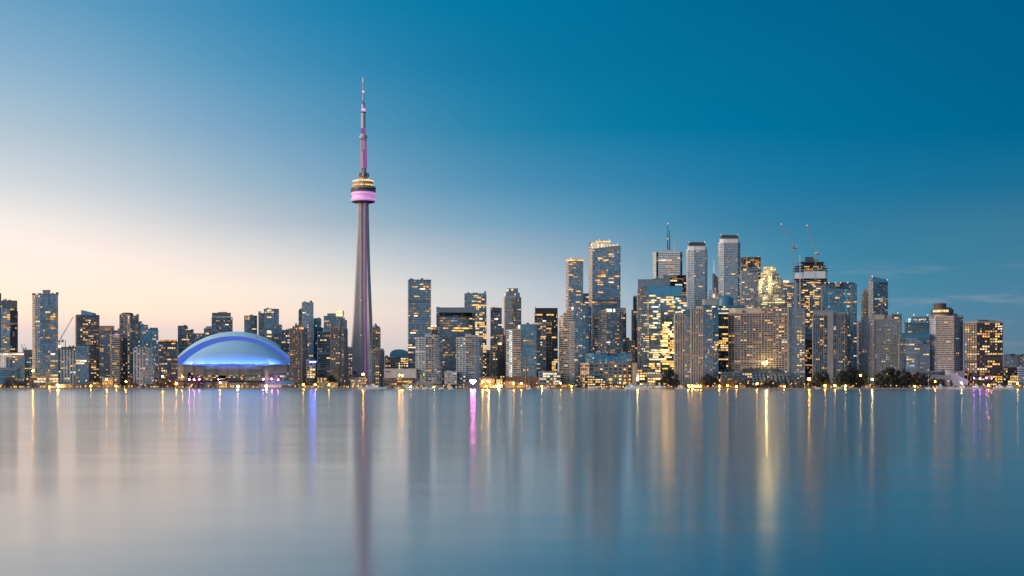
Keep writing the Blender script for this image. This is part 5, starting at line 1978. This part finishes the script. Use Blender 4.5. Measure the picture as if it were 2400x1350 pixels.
def name_all():
    for (what, s), lst in PENDING.items():
        lst.sort(key=lambda t: t[0])
        for i, (_, o) in enumerate(lst):
            if len(lst) == 1:
                o['label'] = f"{what} before {s}"
            elif len(lst) == 2:
                o['label'] = f"{what} before {s}, {('western', 'eastern')[i]} of two"
            else:
                o['label'] = f"{what} before {s}, {ORD[i]} from the left" if i < 12 else f"{what} before {s}, number {i + 1} from the left"


# ---- street lamps
LAMP_MAST = {}


def lamp(px, row, kind, Y=None, r=.8):
    Y = Y or QUAY + 4
    key = (kind, r)
    h = Z(row, Y) - GZ
    desc = {'lamp_amber': 'amber globe lamp post', 'lamp_warm': 'warm white globe lamp post', 'lamp_white': 'bright white globe lamp post', 'lamp_small': 'small dim amber lamp post', 'led_added_rose': 'added pink streak lamp post', 'led_added_violet': 'added violet streak lamp post'}[kind]
    o = empty('lamp_post', (X(px, Y), Y, GZ), desc, 'street lamp', 'lamp posts along the waterfront')
    m = MB()
    m.prism([(X(px, Y) + .14 * math.cos(a * math.pi / 3), Y + .14 * math.sin(a * math.pi / 3)) for a in range(6)], GZ, GZ + h - r * .8)
    m.build('post', 'steel_dark', o)
    if key not in LAMP_MAST:
        g = MB()
        g.sphere((0, 0, 0), r, 10)
        LAMP_MAST[key] = g.mesh('globe', kind, True)
    q = bpy.data.objects.new('globe', LAMP_MAST[key])
    col.objects.link(q)
    q.parent = o
    q.location = (0, 0, h)
    later(o, px, desc)


LAMPS = [  # (px, row, kind, radius)
    (444, 889, 'led_added_rose', .8), (455, 890, 'led_added_rose', .8), (467, 889, 'led_added_rose', .8), (617, 889, 'led_added_rose', .8), (637, 888, 'led_added_rose', .8), (652, 890, 'led_added_rose', .7), (512, 889, 'led_added_rose', .4),  # added pink lamps, placed for their streaks on the water
    (2283, 886, 'led_added_violet', .9), (2297, 887, 'led_added_violet', .9), (2312, 886, 'led_added_violet', .9), (2324, 887, 'led_added_rose', .45),  # added violet and pink lamps, likewise for water streaks
    (3, 903, 'lamp_small', .9), (33, 906, 'lamp_small', .8), (64, 888, 'lamp_small', 1.3), (77, 869, 'lamp_warm', 1.2), (66, 900, 'lamp_small', .9), (96, 907, 'lamp_small', .7), (116, 907, 'lamp_amber', 1.0),
    (135, 903, 'lamp_white', 1.3), (139, 905, 'lamp_warm', .9), (162, 904, 'lamp_small', .8), (185, 894, 'lamp_small', 1.0), (202, 892, 'lamp_small', 1.1), (213, 905, 'lamp_amber', 1.0), (229, 879, 'lamp_small', 1.0), (250, 890, 'lamp_warm', 1.0),
    (271, 890, 'lamp_small', 1.3), (272, 905, 'lamp_amber', .9), (295, 894, 'lamp_amber', 1.0), (340, 903, 'lamp_small', .9), (366, 892, 'lamp_small', .9), (381, 882, 'lamp_amber', 1.0), (388, 898, 'lamp_small', .9), (398, 893, 'lamp_small', .9), (413, 899, 'lamp_amber', 1.3), (427, 882, 'lamp_amber', .8), (450, 902, 'lamp_small', 1.1),
    (468, 882, 'lamp_small', 1.0), (495, 891, 'lamp_small', .9), (516, 897, 'lamp_warm', 1.0), (544, 907, 'lamp_small', .8), (557, 906, 'lamp_white', 1.2), (559, 906, 'lamp_amber', .9), (575, 897, 'lamp_small', .8), (624, 905, 'lamp_white', 1.2), (678, 902, 'lamp_small', .8), (692, 905, 'lamp_small', .9),
    (711, 902, 'lamp_amber', 1.1), (739, 902, 'lamp_warm', .9), (771, 902, 'lamp_warm', .9), (783, 904, 'lamp_small', .9), (808, 893, 'lamp_small', .8), (807, 905, 'lamp_small', .8), (828, 903, 'lamp_small', .9), (851, 877, 'lamp_amber', 1.2), (859, 890, 'lamp_small', .9),
    (892, 879, 'lamp_small', .8), (936, 879, 'lamp_amber', 1.1), (943, 881, 'lamp_amber', 1.1), (935, 894, 'lamp_small', .9), (963, 906, 'lamp_white', .9), (962, 897, 'lamp_small', .9), (987, 904, 'lamp_small', .7), (1017, 907, 'lamp_white', .8), (1040, 904, 'lamp_small', .9), (1053, 902, 'lamp_small', .9), (1069, 907, 'lamp_small', .8),
    (1087, 901, 'lamp_small', .8), (1131, 895, 'lamp_warm', 1.4), (1145, 894, 'lamp_white', 1.5), (1139, 905, 'lamp_amber', 1.2), (1157, 891, 'lamp_small', 1.0), (1169, 907, 'lamp_white', 1.4), (1183, 899, 'lamp_small', .8), (1204, 898, 'lamp_amber', 1.1), (1222, 898, 'lamp_warm', 1.0), (1214, 906, 'lamp_small', .9), (1258, 898, 'lamp_small', .9), (1282, 894, 'lamp_small', .9), (1270, 905, 'lamp_white', .8), (1299, 898, 'lamp_small', .9), (1314, 898, 'lamp_amber', 1.0),
    (1324, 905, 'lamp_small', .9), (1334, 902, 'lamp_small', .9), (1340, 905, 'lamp_amber', .9), (1350, 903, 'lamp_small', .8), (1369, 901, 'lamp_small', .9), (1408, 905, 'lamp_small', .8), (1448, 898, 'lamp_small', .8), (1462, 900, 'lamp_small', .8), (1494, 889, 'lamp_white', 1.0), (1566, 903, 'lamp_small', .9), (1574, 906, 'lamp_small', .9),
    (1614, 905, 'lamp_amber', 1.3), (1622, 905, 'lamp_warm', 1.2), (1629, 905, 'lamp_warm', 1.1), (1635, 905, 'lamp_amber', 1.1), (1642, 905, 'lamp_amber', 1.0), (1633, 898, 'lamp_small', .8), (1659, 905, 'lamp_small', 1.0), (1671, 905, 'lamp_small', .9), (1675, 899, 'lamp_small', .9), (1686, 905, 'lamp_warm', 1.0), (1687, 894, 'lamp_small', .8),
    (1712, 905, 'lamp_small', .9), (1705, 904, 'lamp_amber', .9), (1726, 906, 'lamp_amber', 1.1), (1735, 899, 'lamp_small', .9), (1753, 898, 'lamp_small', .9), (1765, 900, 'lamp_small', .9), (1774, 899, 'lamp_amber', 1.1), (1785, 898, 'lamp_small', .9), (1796.5, 849.5, 'lamp_white', 1.5), (1800, 884, 'lamp_small', .8), (1812, 898, 'lamp_small', .9), (1830, 904, 'lamp_small', 1.1), (1838, 906, 'lamp_amber', 1.0), (1855, 899, 'lamp_small', .9), (1865, 899, 'lamp_small', .8), (1885, 900, 'lamp_small', .9),
    (1896.5, 889, 'lamp_warm', 1.6), (1894, 900, 'lamp_small', .8), (1911, 907, 'lamp_small', .8), (1934, 904, 'lamp_amber', 1.2), (1957, 904, 'lamp_warm', 1.0), (1981, 905, 'lamp_white', .9), (2000, 904, 'lamp_small', .9), (2017, 880, 'lamp_warm', 1.1), (2007, 899, 'lamp_small', .6), (2040, 902, 'lamp_small', 1.0), (2044, 889, 'lamp_white', 1.2), (2079, 876, 'lamp_small', .9), (2098, 876, 'lamp_small', .8), (2113, 880, 'lamp_small', .8), (2088, 903, 'lamp_small', .9), (2101, 904, 'lamp_small', .9), (2132, 904, 'lamp_small', .6), (2144, 905, 'lamp_warm', .8), (2149, 905, 'lamp_small', .7), (2157, 904, 'lamp_small', .8), (2176, 891, 'lamp_small', .8), (2192, 894, 'lamp_amber', .9), (2222, 893, 'lamp_small', 1.0), (2243, 876, 'lamp_small', .9), (2250, 894, 'lamp_small', .9), (2254, 898, 'lamp_white', .9), (2307, 903, 'lamp_small', .8), (2317, 903, 'lamp_amber', 1.0), (2335, 893, 'lamp_small', .9), (2365, 896, 'lamp_small', .9), (2385, 899, 'lamp_warm', .9), (2391, 903, 'lamp_small', .7)]
for px, row, kind, r in LAMPS:
    Yl = QUAY + 4 + (px * 7 % 11) * .5
    if row < 870:
        Yl = 2125 if px > 1000 else 2060
    elif row < 886 or kind.startswith('led'):
        Yl = 2064
    lamp(px, row, kind, Yl, r)

# ---- glowing heart
YH = QUAY + 6
heart = empty('heart_sign', (X(1108.5, YH), YH, GZ), 'big glowing pink-white heart standing on the waterfront', 'light sculpture')
m = MB()
s = 15.5 / 32 * .5 * 2 * YH / F * 1.4
pts = []
for i in range(40):
    t = -2 * math.pi * i / 40
    hx = 16 * math.sin(t) ** 3
    hy = 13 * math.cos(t) - 5 * math.cos(2 * t) - 2 * math.cos(3 * t) - math.cos(4 * t)
    pts.append((X(1108.5, YH) + hx * s * .62, Z(894.5, YH) + hy * s * .55))
pts = pts[::-1] if False else pts
front = [(x, YH - .6, z) for x, z in pts]
back = [(x, YH + .6, z) for x, z in pts]
m.poly(front)
m.poly(back[::-1], 1)
for i in range(40):
    j = (i + 1) % 40
    m.quad(front[i], back[i], back[j], front[j], 1)
m.build('heart', ['heart_pink', 'steel_pale'], heart)
m = MB()
m.box(X(1104, YH), X(1113, YH), YH - 1, YH + 1, GZ, GZ + .8)
m.bar((X(1106.5, YH), YH, GZ), (X(1106.5, YH), YH, Z(897, YH)), .4)
m.bar((X(1110.5, YH), YH, GZ), (X(1110.5, YH), YH, Z(897, YH)), .4)
m.build('stand', 'steel_dark', heart)

# ---- kiosks and pavilions: low lit sheds strung along the promenade
KR = random.Random(21)


def kiosk(px, w, top, wall, roof, lit, Y, desc):
    o = empty('kiosk', (X(px + w / 2, Y), Y, GZ), desc, 'pavilion', 'low pavilions along the promenade')
    x0, x1, z1 = X(px, Y), X(px + w, Y), Z(top, Y)
    d = 7
    m = MB()
    m.box(x0, x1, Y, Y + d, GZ, z1 - .4)
    m.build('wall', wall, o)
    m = MB()
    pitch = KR.random() < .35
    if pitch:
        zc = z1 + (x1 - x0) * .06 + .8
        m.quad((x0 - .6, Y - .8, z1 - .4), (x1 + .6, Y - .8, z1 - .4), (x1 + .6, Y + d / 2, zc), (x0 - .6, Y + d / 2, zc))
        m.quad((x1 + .6, Y + d + .8, z1 - .4), (x0 - .6, Y + d + .8, z1 - .4), (x0 - .6, Y + d / 2, zc), (x1 + .6, Y + d / 2, zc))
        m.poly([(x0 - .5, Y + d + .7, z1 - .42), (x0 - .5, Y - .7, z1 - .42), (x0 - .5, Y + d / 2, zc - .05)])
        m.poly([(x1 + .5, Y - .7, z1 - .42), (x1 + .5, Y + d + .7, z1 - .42), (x1 + .5, Y + d / 2, zc - .05)])
    else:
        m.box(x0 - .7, x1 + .7, Y - 1.2, Y + d + .5, z1 - .4, z1)
    m.build('roof', roof, o)
    nb = max(1, int(w / 3.2))
    nfl = max(1, int((z1 - GZ) / 3.4))
    for f in range(nfl):
        for i in range(nb):
            if KR.random() < lit:
                q = bpy.data.objects.new('window', unit_window(KR.choice(('lit_gold', 'lit_amber', 'lit_warm', 'lit_amber', 'lit_dim', 'lit_orange') if px < 1690 else ('lit_amber', 'lit_dim', 'lit_dim', 'lit_orange'))))
                col.objects.link(q)
                q.parent = o
                bw = (x1 - x0) / nb
                q.location = (x0 + (i + .5) * bw - o.location.x, -.05, (f + .5) * (z1 - .6 - GZ) / nfl)
                q.scale = (bw * KR.uniform(.45, .8), .14, (z1 - GZ) / nfl * KR.uniform(.4, .6))
    later(o, px + w / 2, desc)


KI = [(0, 14, 901, .5), (16, 22, 903, .5), (60, 14, 898, .3), (140, 28, 901, .8), (168, 26, 901.5, .8), (198, 17, 900, .8), (218, 20, 894, .9), (240, 24, 887, .7), (266, 16, 903, .5), (300, 22, 900, .4), (330, 18, 903, .5), (352, 24, 902, .6),
      (380, 22, 901, .5), (420, 14, 903, .3), (446, 18, 900, .5), (470, 24, 899, .5), (510, 22, 896, .7), (536, 26, 900, .5), (566, 18, 899, .5), (588, 20, 902, .3), (744, 22, 884, .6), (700, 24, 903, .6), (764, 28, 896, .5), (794, 24, 903, .7), (822, 36, 888, .85), (838, 24, 899, .2),
      (1060, 22, 903, .6), (1085, 12, 903, .6), (1124, 36, 886, .9), (1164, 14, 888, .7), (1180, 26, 893, .3), (1196, 26, 897, .3), (1226, 24, 899, .35), (1262, 22, 900, .6), (1285, 20, 896, .7), (1316, 30, 900, .8), (1345, 18, 902, .5), (1426, 24, 900, .6), (1505, 30, 896, .4), (1610, 36, 901.5, .9), (1650, 20, 903, .3), (1697, 24, 903, .3), (1735, 12, 902, .6), (1824, 20, 902, .5), (1958, 26, 902.5, .3), (1985, 24, 903, .3), (2018, 24, 901, .6), (2090, 16, 904, .3), (2182, 14, 904, .6), (2300, 24, 902, .7), (2345, 20, 903, .5), (2376, 22, 900, .5)]
KI += [(28, 12, 902, 0.75), (88, 16, 902, 0.75), (118, 14, 904, 0.75), (290, 12, 904, 0.55), (322, 10, 904, 0.75), (410, 10, 904, 0.55), (434, 12, 904, 0.55), (490, 14, 904, 0.75), (555, 10, 905, 0.65), (660, 14, 902, 0.35), (684, 12, 902, 0.35), (722, 14, 904, 0.55), (780, 10, 902, 0.35), (878, 14, 904, 0.55), (900, 16, 902, 0.35), (922, 18, 904, 0.75), (944, 14, 902, 0.55), (968, 14, 902, 0.55), (984, 12, 902, 0.35), (1012, 16, 902, 0.75), (1034, 14, 904, 0.55), (1048, 14, 902, 0.75), (1148, 14, 902, 0.55), (1212, 14, 902, 0.35), (1250, 14, 904, 0.55), (1300, 12, 902, 0.75), (1332, 14, 902, 0.35), (1412, 12, 902, 0.55), (1448, 14, 902, 0.55), (1470, 16, 904, 0.35), (1490, 12, 904, 0.55), (1540, 16, 902, 0.75), (1560, 14, 902, 0.35), (1588, 16, 902, 0.75), (1632, 14, 902, 0.35), (1668, 14, 902, 0.35), (1682, 12, 904, 0.55), (1714, 16, 904, 0.75), (1750, 16, 904, 0.75), (1770, 16, 904, 0.35), (1790, 14, 904, 0.55), (1806, 14, 904, 0.35), (1846, 14, 904, 0.75), (1866, 14, 904, 0.35), (1884, 14, 902, 0.35), (1904, 14, 902, 0.55), (1926, 16, 904, 0.35), (1946, 12, 904, 0.55), (2008, 12, 902, 0.75), (2044, 14, 902, 0.75), (2066, 14, 904, 0.55), (2112, 14, 902, 0.35), (2130, 14, 904, 0.35), (2150, 14, 904, 0.55), (2166, 14, 904, 0.35), (2206, 14, 904, 0.75), (2230, 14, 904, 0.75), (2256, 14, 902, 0.35), (2276, 14, 902, 0.55), (2330, 12, 904, 0.55), (2364, 12, 902, 0.35)]  # extra sheds added in the gaps for a continuous warm shore glow
WALLS = [('conc_taupe', 'taupe'), ('brick_red', 'brick'), ('conc_brown', 'dark brown'), ('conc_grey', 'grey'), ('conc_dark', 'black')]
for px, w, top, lit in KI:
    wm, wn = KR.choice(WALLS)
    kiosk(px, w, top, wm, KR.choice(('conc_dark', 'conc_brown', 'panel_blue', 'conc_grey')), lit, QUAY + 12 + KR.uniform(0, 8), f'low {wn} pavilion')


# ---- boats
def boat(px, w, kind, label, Y=None):
    """px: west end, w: length in picture px"""
    Y = Y or QUAY - 7
    k = Y / F
    ln = w * k
    x0 = X(px, Y)
    o = empty('boat', (x0 + ln / 2, Y, 0), label, kind, 'boats moored at the quay')
    bm = min(ln * .28, 5.5)
    fb = 1.3 + ln * .035
    m = MB()
    st = [(0, .75, 0), (.15, .95, 0), (.5, 1, 0), (.8, .7, .15), (.94, .32, .3), (1, .04, .45)]
    rev = kind == 'ferry' or 'sail' in kind
    rows = []
    for t, ww, sh in st:
        xx = x0 + ln * (1 - t if rev else t)
        rows.append([(xx, Y - bm / 2 * ww, fb + sh * 1.2), (xx, Y - bm / 2 * ww * .7, -.2), (xx, Y + bm / 2 * ww * .7, -.2), (xx, Y + bm / 2 * ww, fb + sh * 1.2)])
    for a, c in zip(rows, rows[1:]):
        for i in range(3):
            m.quad(a[i], c[i], c[i + 1], a[i + 1])
        m.quad(a[3], c[3], c[0], a[0])
    m.poly(rows[0])
    m.poly(rows[-1][::-1])
    m.build('hull', 'boat_white', o)
    m = MB()
    c0, c1 = (.22, .95) if kind == 'ferry' else (.25, .7)
    hgt = 2.6 if kind == 'ferry' else min(2.4, ln * .14)
    xa, xb = sorted((x0 + ln * (1 - c0 if rev else c0), x0 + ln * (1 - c1 if rev else c1)))
    bw = bm * .36
    if 'sail' not in kind:
        m.prism([(xa, Y - bw), (xb - hgt * .3, Y - bw), (xb, Y), (xb - hgt * .3, Y + bw), (xa, Y + bw)], fb, fb + hgt)
        m.build('cabin', 'boat_white', o)
        m = MB()
        m.prism([(xa - .2, Y - bw - .3), (xb - hgt * .2, Y - bw - .3), (xb - hgt * .2, Y + bw + .3), (xa - .2, Y + bw + .3)], fb + hgt, fb + hgt + .25)
        m.build('roof', 'boat_blue' if kind == 'ferry' else 'boat_white', o)
        nw = max(2, int((xb - xa) / 3.2))
        for i in range(nw):
            if KR.random() < .75:
                q = bpy.data.objects.new('window', unit_window(KR.choice(('lit_amber', 'lit_warm', 'lit_cream')) if KR.random() < .55 else 'glass_black'))
                col.objects.link(q)
                q.parent = o
                q.location = (xa + (i + .5) * (xb - xa - hgt * .3) / nw - o.location.x, -bw - .02, fb + hgt * .55)
                q.scale = ((xb - xa) / nw * .62, .1, hgt * .36)
        if ln > 14:
            m = MB()
            xm = xa + (xb - xa) * (.2 if rev else .55)
            m.prism([(xm - ln * .05, Y - bw * .7), (xm + ln * .07, Y - bw * .7), (xm + ln * .07, Y + bw * .7), (xm - ln * .05, Y + bw * .7)], fb + hgt + .25, fb + hgt + 2.3)
            m.build('wheelhouse', 'boat_white', o)
            m = MB()
            m.bar((xm, Y, fb + hgt + 2.2), (xm, Y, fb + hgt + 6), .25)
            m.build('mast', 'steel_pale', o)
    else:
        m.prism([(xa, Y - bw * .6), (xb, Y - bw * .5), (xb, Y + bw * .5), (xa, Y + bw * .6)], fb, fb + 1.0)
        m.build('cabin', 'boat_white', o)
        m = MB()
        m.bar((x0 + ln * .45, Y, fb), (x0 + ln * .45, Y, fb + max(20, ln * 1.2)), .4, w2=.25)
        m.bar((x0 + ln * .45, Y, fb + 1.8), (x0 + ln * .85, Y, fb + 1.7), .5)
        m.build('mast', 'steel_pale', o)
    return o


boat(840, 68, 'yacht', 'long low white yacht moored at the needle tower\'s foot')
boat(926, 17, 'motorboat', 'small pale cabin boat before the blank grey hall')
for px, w, lab in ((1028, 14, 'sailboat with bare mast before the low terraced block'), (1050, 13, 'sailboat with thin mast left of the glowing heart'), (972, 13, 'sailboat with tall mast before the western white condo\'s left edge'), (1234, 12, 'sailboat with bare mast before the smokestack'), (2170, 14, 'sailboat with bare mast left of the hotel marina\'s cruisers'), (2262, 13, 'sailboat with bare mast between the marina yachts'), (951, 14, 'sailboat with bare mast before the blank grey hall, left of its sister boat'), (960, 14, 'sailboat with bare mast before the blank grey hall\'s right end'), (989, 16, 'sailboat with tall bare mast before the western white condo'), (1007, 16, 'sailboat with bare mast before the western white condo\'s right half'), (880, 14, 'sailboat with a dark bare mast behind the long white yacht')):
    boat(px, w, 'sailboat', lab, QUAY - 5 if px != 880 else QUAY - 3)
boat(1270, 18, 'motorboat', 'small white launch moored before the low pale grid building')
boat(1378, 23, 'motorboat', 'low white boat moored before the two-tier lit restaurant')
boat(1409, 12, 'motorboat', 'tiny cream boat right of the restaurant')
boat(1431, 17, 'motorboat', 'white launch before the middle of the beige warehouse')
boat(1464, 66, 'ferry', 'long white harbour ferry with dark blue roof moored before the golden podium')
boat(1530, 31, 'tour boat', 'short pale blue-white tour boat moored right behind the long ferry', QUAY - 6)
boat(1583, 25, 'tour boat', 'grey-white tour boat tied before the white-ribbed twin towers')
for px, w, lab in ((2188, 32, 'white cabin cruiser, leftmost of the marina before the striped hotel'), (2221, 22, 'grey cabin cruiser in the middle of the marina before the striped hotel'), (2243, 28, 'long grey yacht at the hotel marina\'s right end'), (2272, 32, 'pale yacht moored before the brown gold-windowed office'), (2328, 30, 'cream motor yacht at the right of the brown office\'s foot'), (2352, 34, 'white motor yacht, last moored boat toward the right edge')):
    boat(px, w, 'yacht', lab, QUAY - 6 - (px % 3) * 1.5)
for px, w in ((1912, 12), (1960, 14)):
    later(boat(px, w, 'motorboat', 'small launch'), px, 'small pale launch moored in the dark')


# ---- trees
def tree_parts(seed, h, spread, kind):
    r = random.Random(seed)
    t = MB()
    t.bar((0, 0, -.2), (r.uniform(-.2, .2), 0, h * .5), .55, w2=.3)
    tips = []
    for i in range(9):
        a = r.uniform(0, 6.28)
        z0 = h * r.uniform(.22, .5)
        ln = spread * r.uniform(.5, .95)
        tip = (math.cos(a) * ln, math.sin(a) * ln, min(h * .92, z0 + h * r.uniform(.2, .45)))
        t.bar((0, 0, z0), tip, .22, w2=.06)
        tips.append(tip)
    c = MB()
    clumps = []
    for i in range(22 if kind != 'round' else 20):
        a = r.uniform(0, 6.28)
        u = r.random() ** .5
        zz = r.uniform(.14, 1.0)
        prof = math.sin(math.pi * min(1, (zz - .04) / 1.0) ** (.8 if kind != 'round' else .7)) ** .7
        clumps.append((math.cos(a) * u * spread * prof, math.sin(a) * u * spread * prof, zz * h * .95, spread * r.uniform(.22, .42)))
    nleaf = 34 if kind == 'bare' else 52
    for cx_, cy_, cz_, cr in clumps:
        for i in range(nleaf):
            d = Vector((r.gauss(0, 1), r.gauss(0, 1), r.gauss(0, 1)))
            d.normalize()
            p = Vector((cx_, cy_, cz_)) + d * cr * (r.random() ** .4)
            if p.z < h * .07:
                continue
            sz = r.uniform(.18, .42) if kind != 'bare' else r.uniform(.05, .1)
            u = Vector((r.gauss(0, 1), r.gauss(0, 1), r.gauss(0, 1))).normalized()
            if kind == 'bare':
                up = (d + Vector((0, 0, .6))).normalized() * r.uniform(.7, 1.5)
                s_ = up.cross(u).normalized() * sz
                c.quad(tuple(p - s_), tuple(p + s_), tuple(p + up + s_ * .3), tuple(p + up - s_ * .3))
            else:
                w_ = u.cross(d)
                if w_.length < .05:
                    continue
                w_.normalize()
                c.quad(tuple(p - u * sz), tuple(p + w_ * sz), tuple(p + u * sz), tuple(p - w_ * sz))
    return t, c


TREES = {}
for kind, lm in (('bare', 'twig_brown'), ('dark', 'leaf_dark'), ('round', 'leaf_green')):
    for i in range(3):
        t, c = tree_parts(100 + i * 7 + len(kind), 12.0, 5.2 if kind != 'round' else 4.6, kind)
        TREES[kind, i] = (t.mesh('trunk', 'bark'), c.mesh('crown', lm))
TDESC = {'bare': 'brown leafless tree', 'dark': 'dark bushy tree', 'round': 'round-topped dark green tree'}


def tree(px, h, kind, Y):
    o = empty('tree', (X(px, Y), Y, GZ), TDESC[kind], 'tree', 'trees along the waterfront')
    tm, cm = TREES[kind, KR.randrange(3)]
    for nm, me in (('trunk', tm), ('crown', cm)):
        q = bpy.data.objects.new(nm, me)
        col.objects.link(q)
        q.parent = o
    s = h / 12.0
    o.scale = (s * KR.uniform(.9, 1.25), s, s)
    o.rotation_euler = (0, 0, KR.uniform(0, 6.28))
    later(o, px, TDESC[kind])


for px, h, kind in [(14, 14, 'bare'), (24, 18, 'bare'), (36, 14, 'bare'), (48, 12, 'bare'), (58, 13, 'bare'), (318, 11, 'bare'), (306, 13, 'bare'), (372, 12, 'bare'), (384, 15, 'bare'), (396, 16, 'bare'), (405, 12, 'bare'), (420, 13, 'bare'), (436, 14, 'bare'), (458, 17, 'bare'), (466, 19, 'bare'), (476, 14, 'bare'), (500, 12, 'bare'), (590, 11, 'bare'), (602, 10, 'bare'),
                    (744, 20, 'round'), (752, 25, 'round'), (760, 22, 'round'), (774, 22, 'round'), (779, 18, 'round'), (712, 12, 'dark'), (1036, 9, 'dark'), (1246, 9, 'bare'), (1356, 12, 'dark'),
                    (1562, 22, 'dark'), (1572, 25, 'dark'), (1579, 22, 'dark'), (1648, 17, 'dark'), (1658, 20, 'dark'), (1668, 17, 'dark'), (1678, 15, 'dark'),
                    (1698, 14, 'bare'), (1709, 18, 'bare'), (1720, 17, 'bare'), (1732, 15, 'bare'), (1746, 12, 'bare'), (1758, 9, 'dark'), (1776, 9, 'dark'), (1792, 10, 'dark'), (1802, 14, 'dark'), (1812, 12, 'dark'), (1826, 11, 'dark'), (1842, 12, 'dark'), (1856, 9, 'bare'), (1870, 9, 'bare'), (1882, 10, 'bare'),
                    (1908, 17, 'dark'), (1918, 22, 'dark'), (1930, 24, 'dark'), (1938, 19, 'dark'), (1966, 20, 'dark'), (1976, 24, 'dark'), (1987, 27, 'dark'), (1998, 30, 'dark'), (2008, 26, 'dark'), (2018, 24, 'dark'), (2028, 20, 'dark'), (2058, 21, 'dark'), (2070, 25, 'dark'), (2082, 28, 'dark'), (2094, 28, 'dark'), (2105, 25, 'dark'), (2116, 26, 'dark'), (2128, 23, 'dark'), (2140, 20, 'dark'), (2152, 22, 'dark'), (2164, 20, 'dark'), (2176, 18, 'dark'), (2190, 14, 'dark'), (2204, 13, 'dark'), (2230, 11, 'dark'), (2345, 11, 'bare')]:
    tree(px, h, kind, QUAY + 10 + KR.uniform(0, 9) + (12 if kind == 'round' else 0))



def nest(root, part, kinds):
    """hang the pieces of these kinds on the part they belong to (thing > part > sub-part)"""
    base = lambda n: n.rsplit('.', 1)[0] if n.rsplit('.', 1)[-1].isdigit() else n
    ps = [c for c in root.children if base(c.name) == part]
    if ps:
        for c in list(root.children):
            if base(c.name) in kinds and c is not ps[0]:
                c.parent = ps[0]


nest(needle, 'observation_pod', ('radome_ring', 'lit_pane', 'observation_deck', 'window_band', 'pod_neck', 'restaurant', 'upper_ring'))
nest(needle, 'upper_shaft', ('shaft_glow_strip',))
nest(needle, 'antenna', ('beacon', 'antenna_collar', 'antenna_tip'))
nest(needle, 'collar', ('equipment_box',))
nest(stad, 'wall', ('window', 'wall_panel', 'panel_joint'))
nest(stad, 'roof', ('roof_edge', 'roof_fascia'))
nest(stad, 'front_dome', ('dome_edge',))
for o in ORIGINS:
    if o.name.startswith('tower_crane'):
        nest(o, 'jib', ('beacon', 'pendant_cable'))
        nest(o, 'counter_jib', ('counterweight',))
    elif o.name.startswith('boat'):
        nest(o, 'cabin', ('window',))
    elif o.name.startswith('kiosk'):
        nest(o, 'wall', ('window',))
    else:
        nest(o, 'restaurant', ('lit_pane',))
        nest(o, 'cap', ('window_washing_rig', 'beacon'))
        nest(o, 'roof', ('roof_vent', 'antenna'))

name_all()
for o in ORIGINS:
    for k_ in ('ox', 'oy', 'oz'):
        if k_ in o:
            del o[k_]
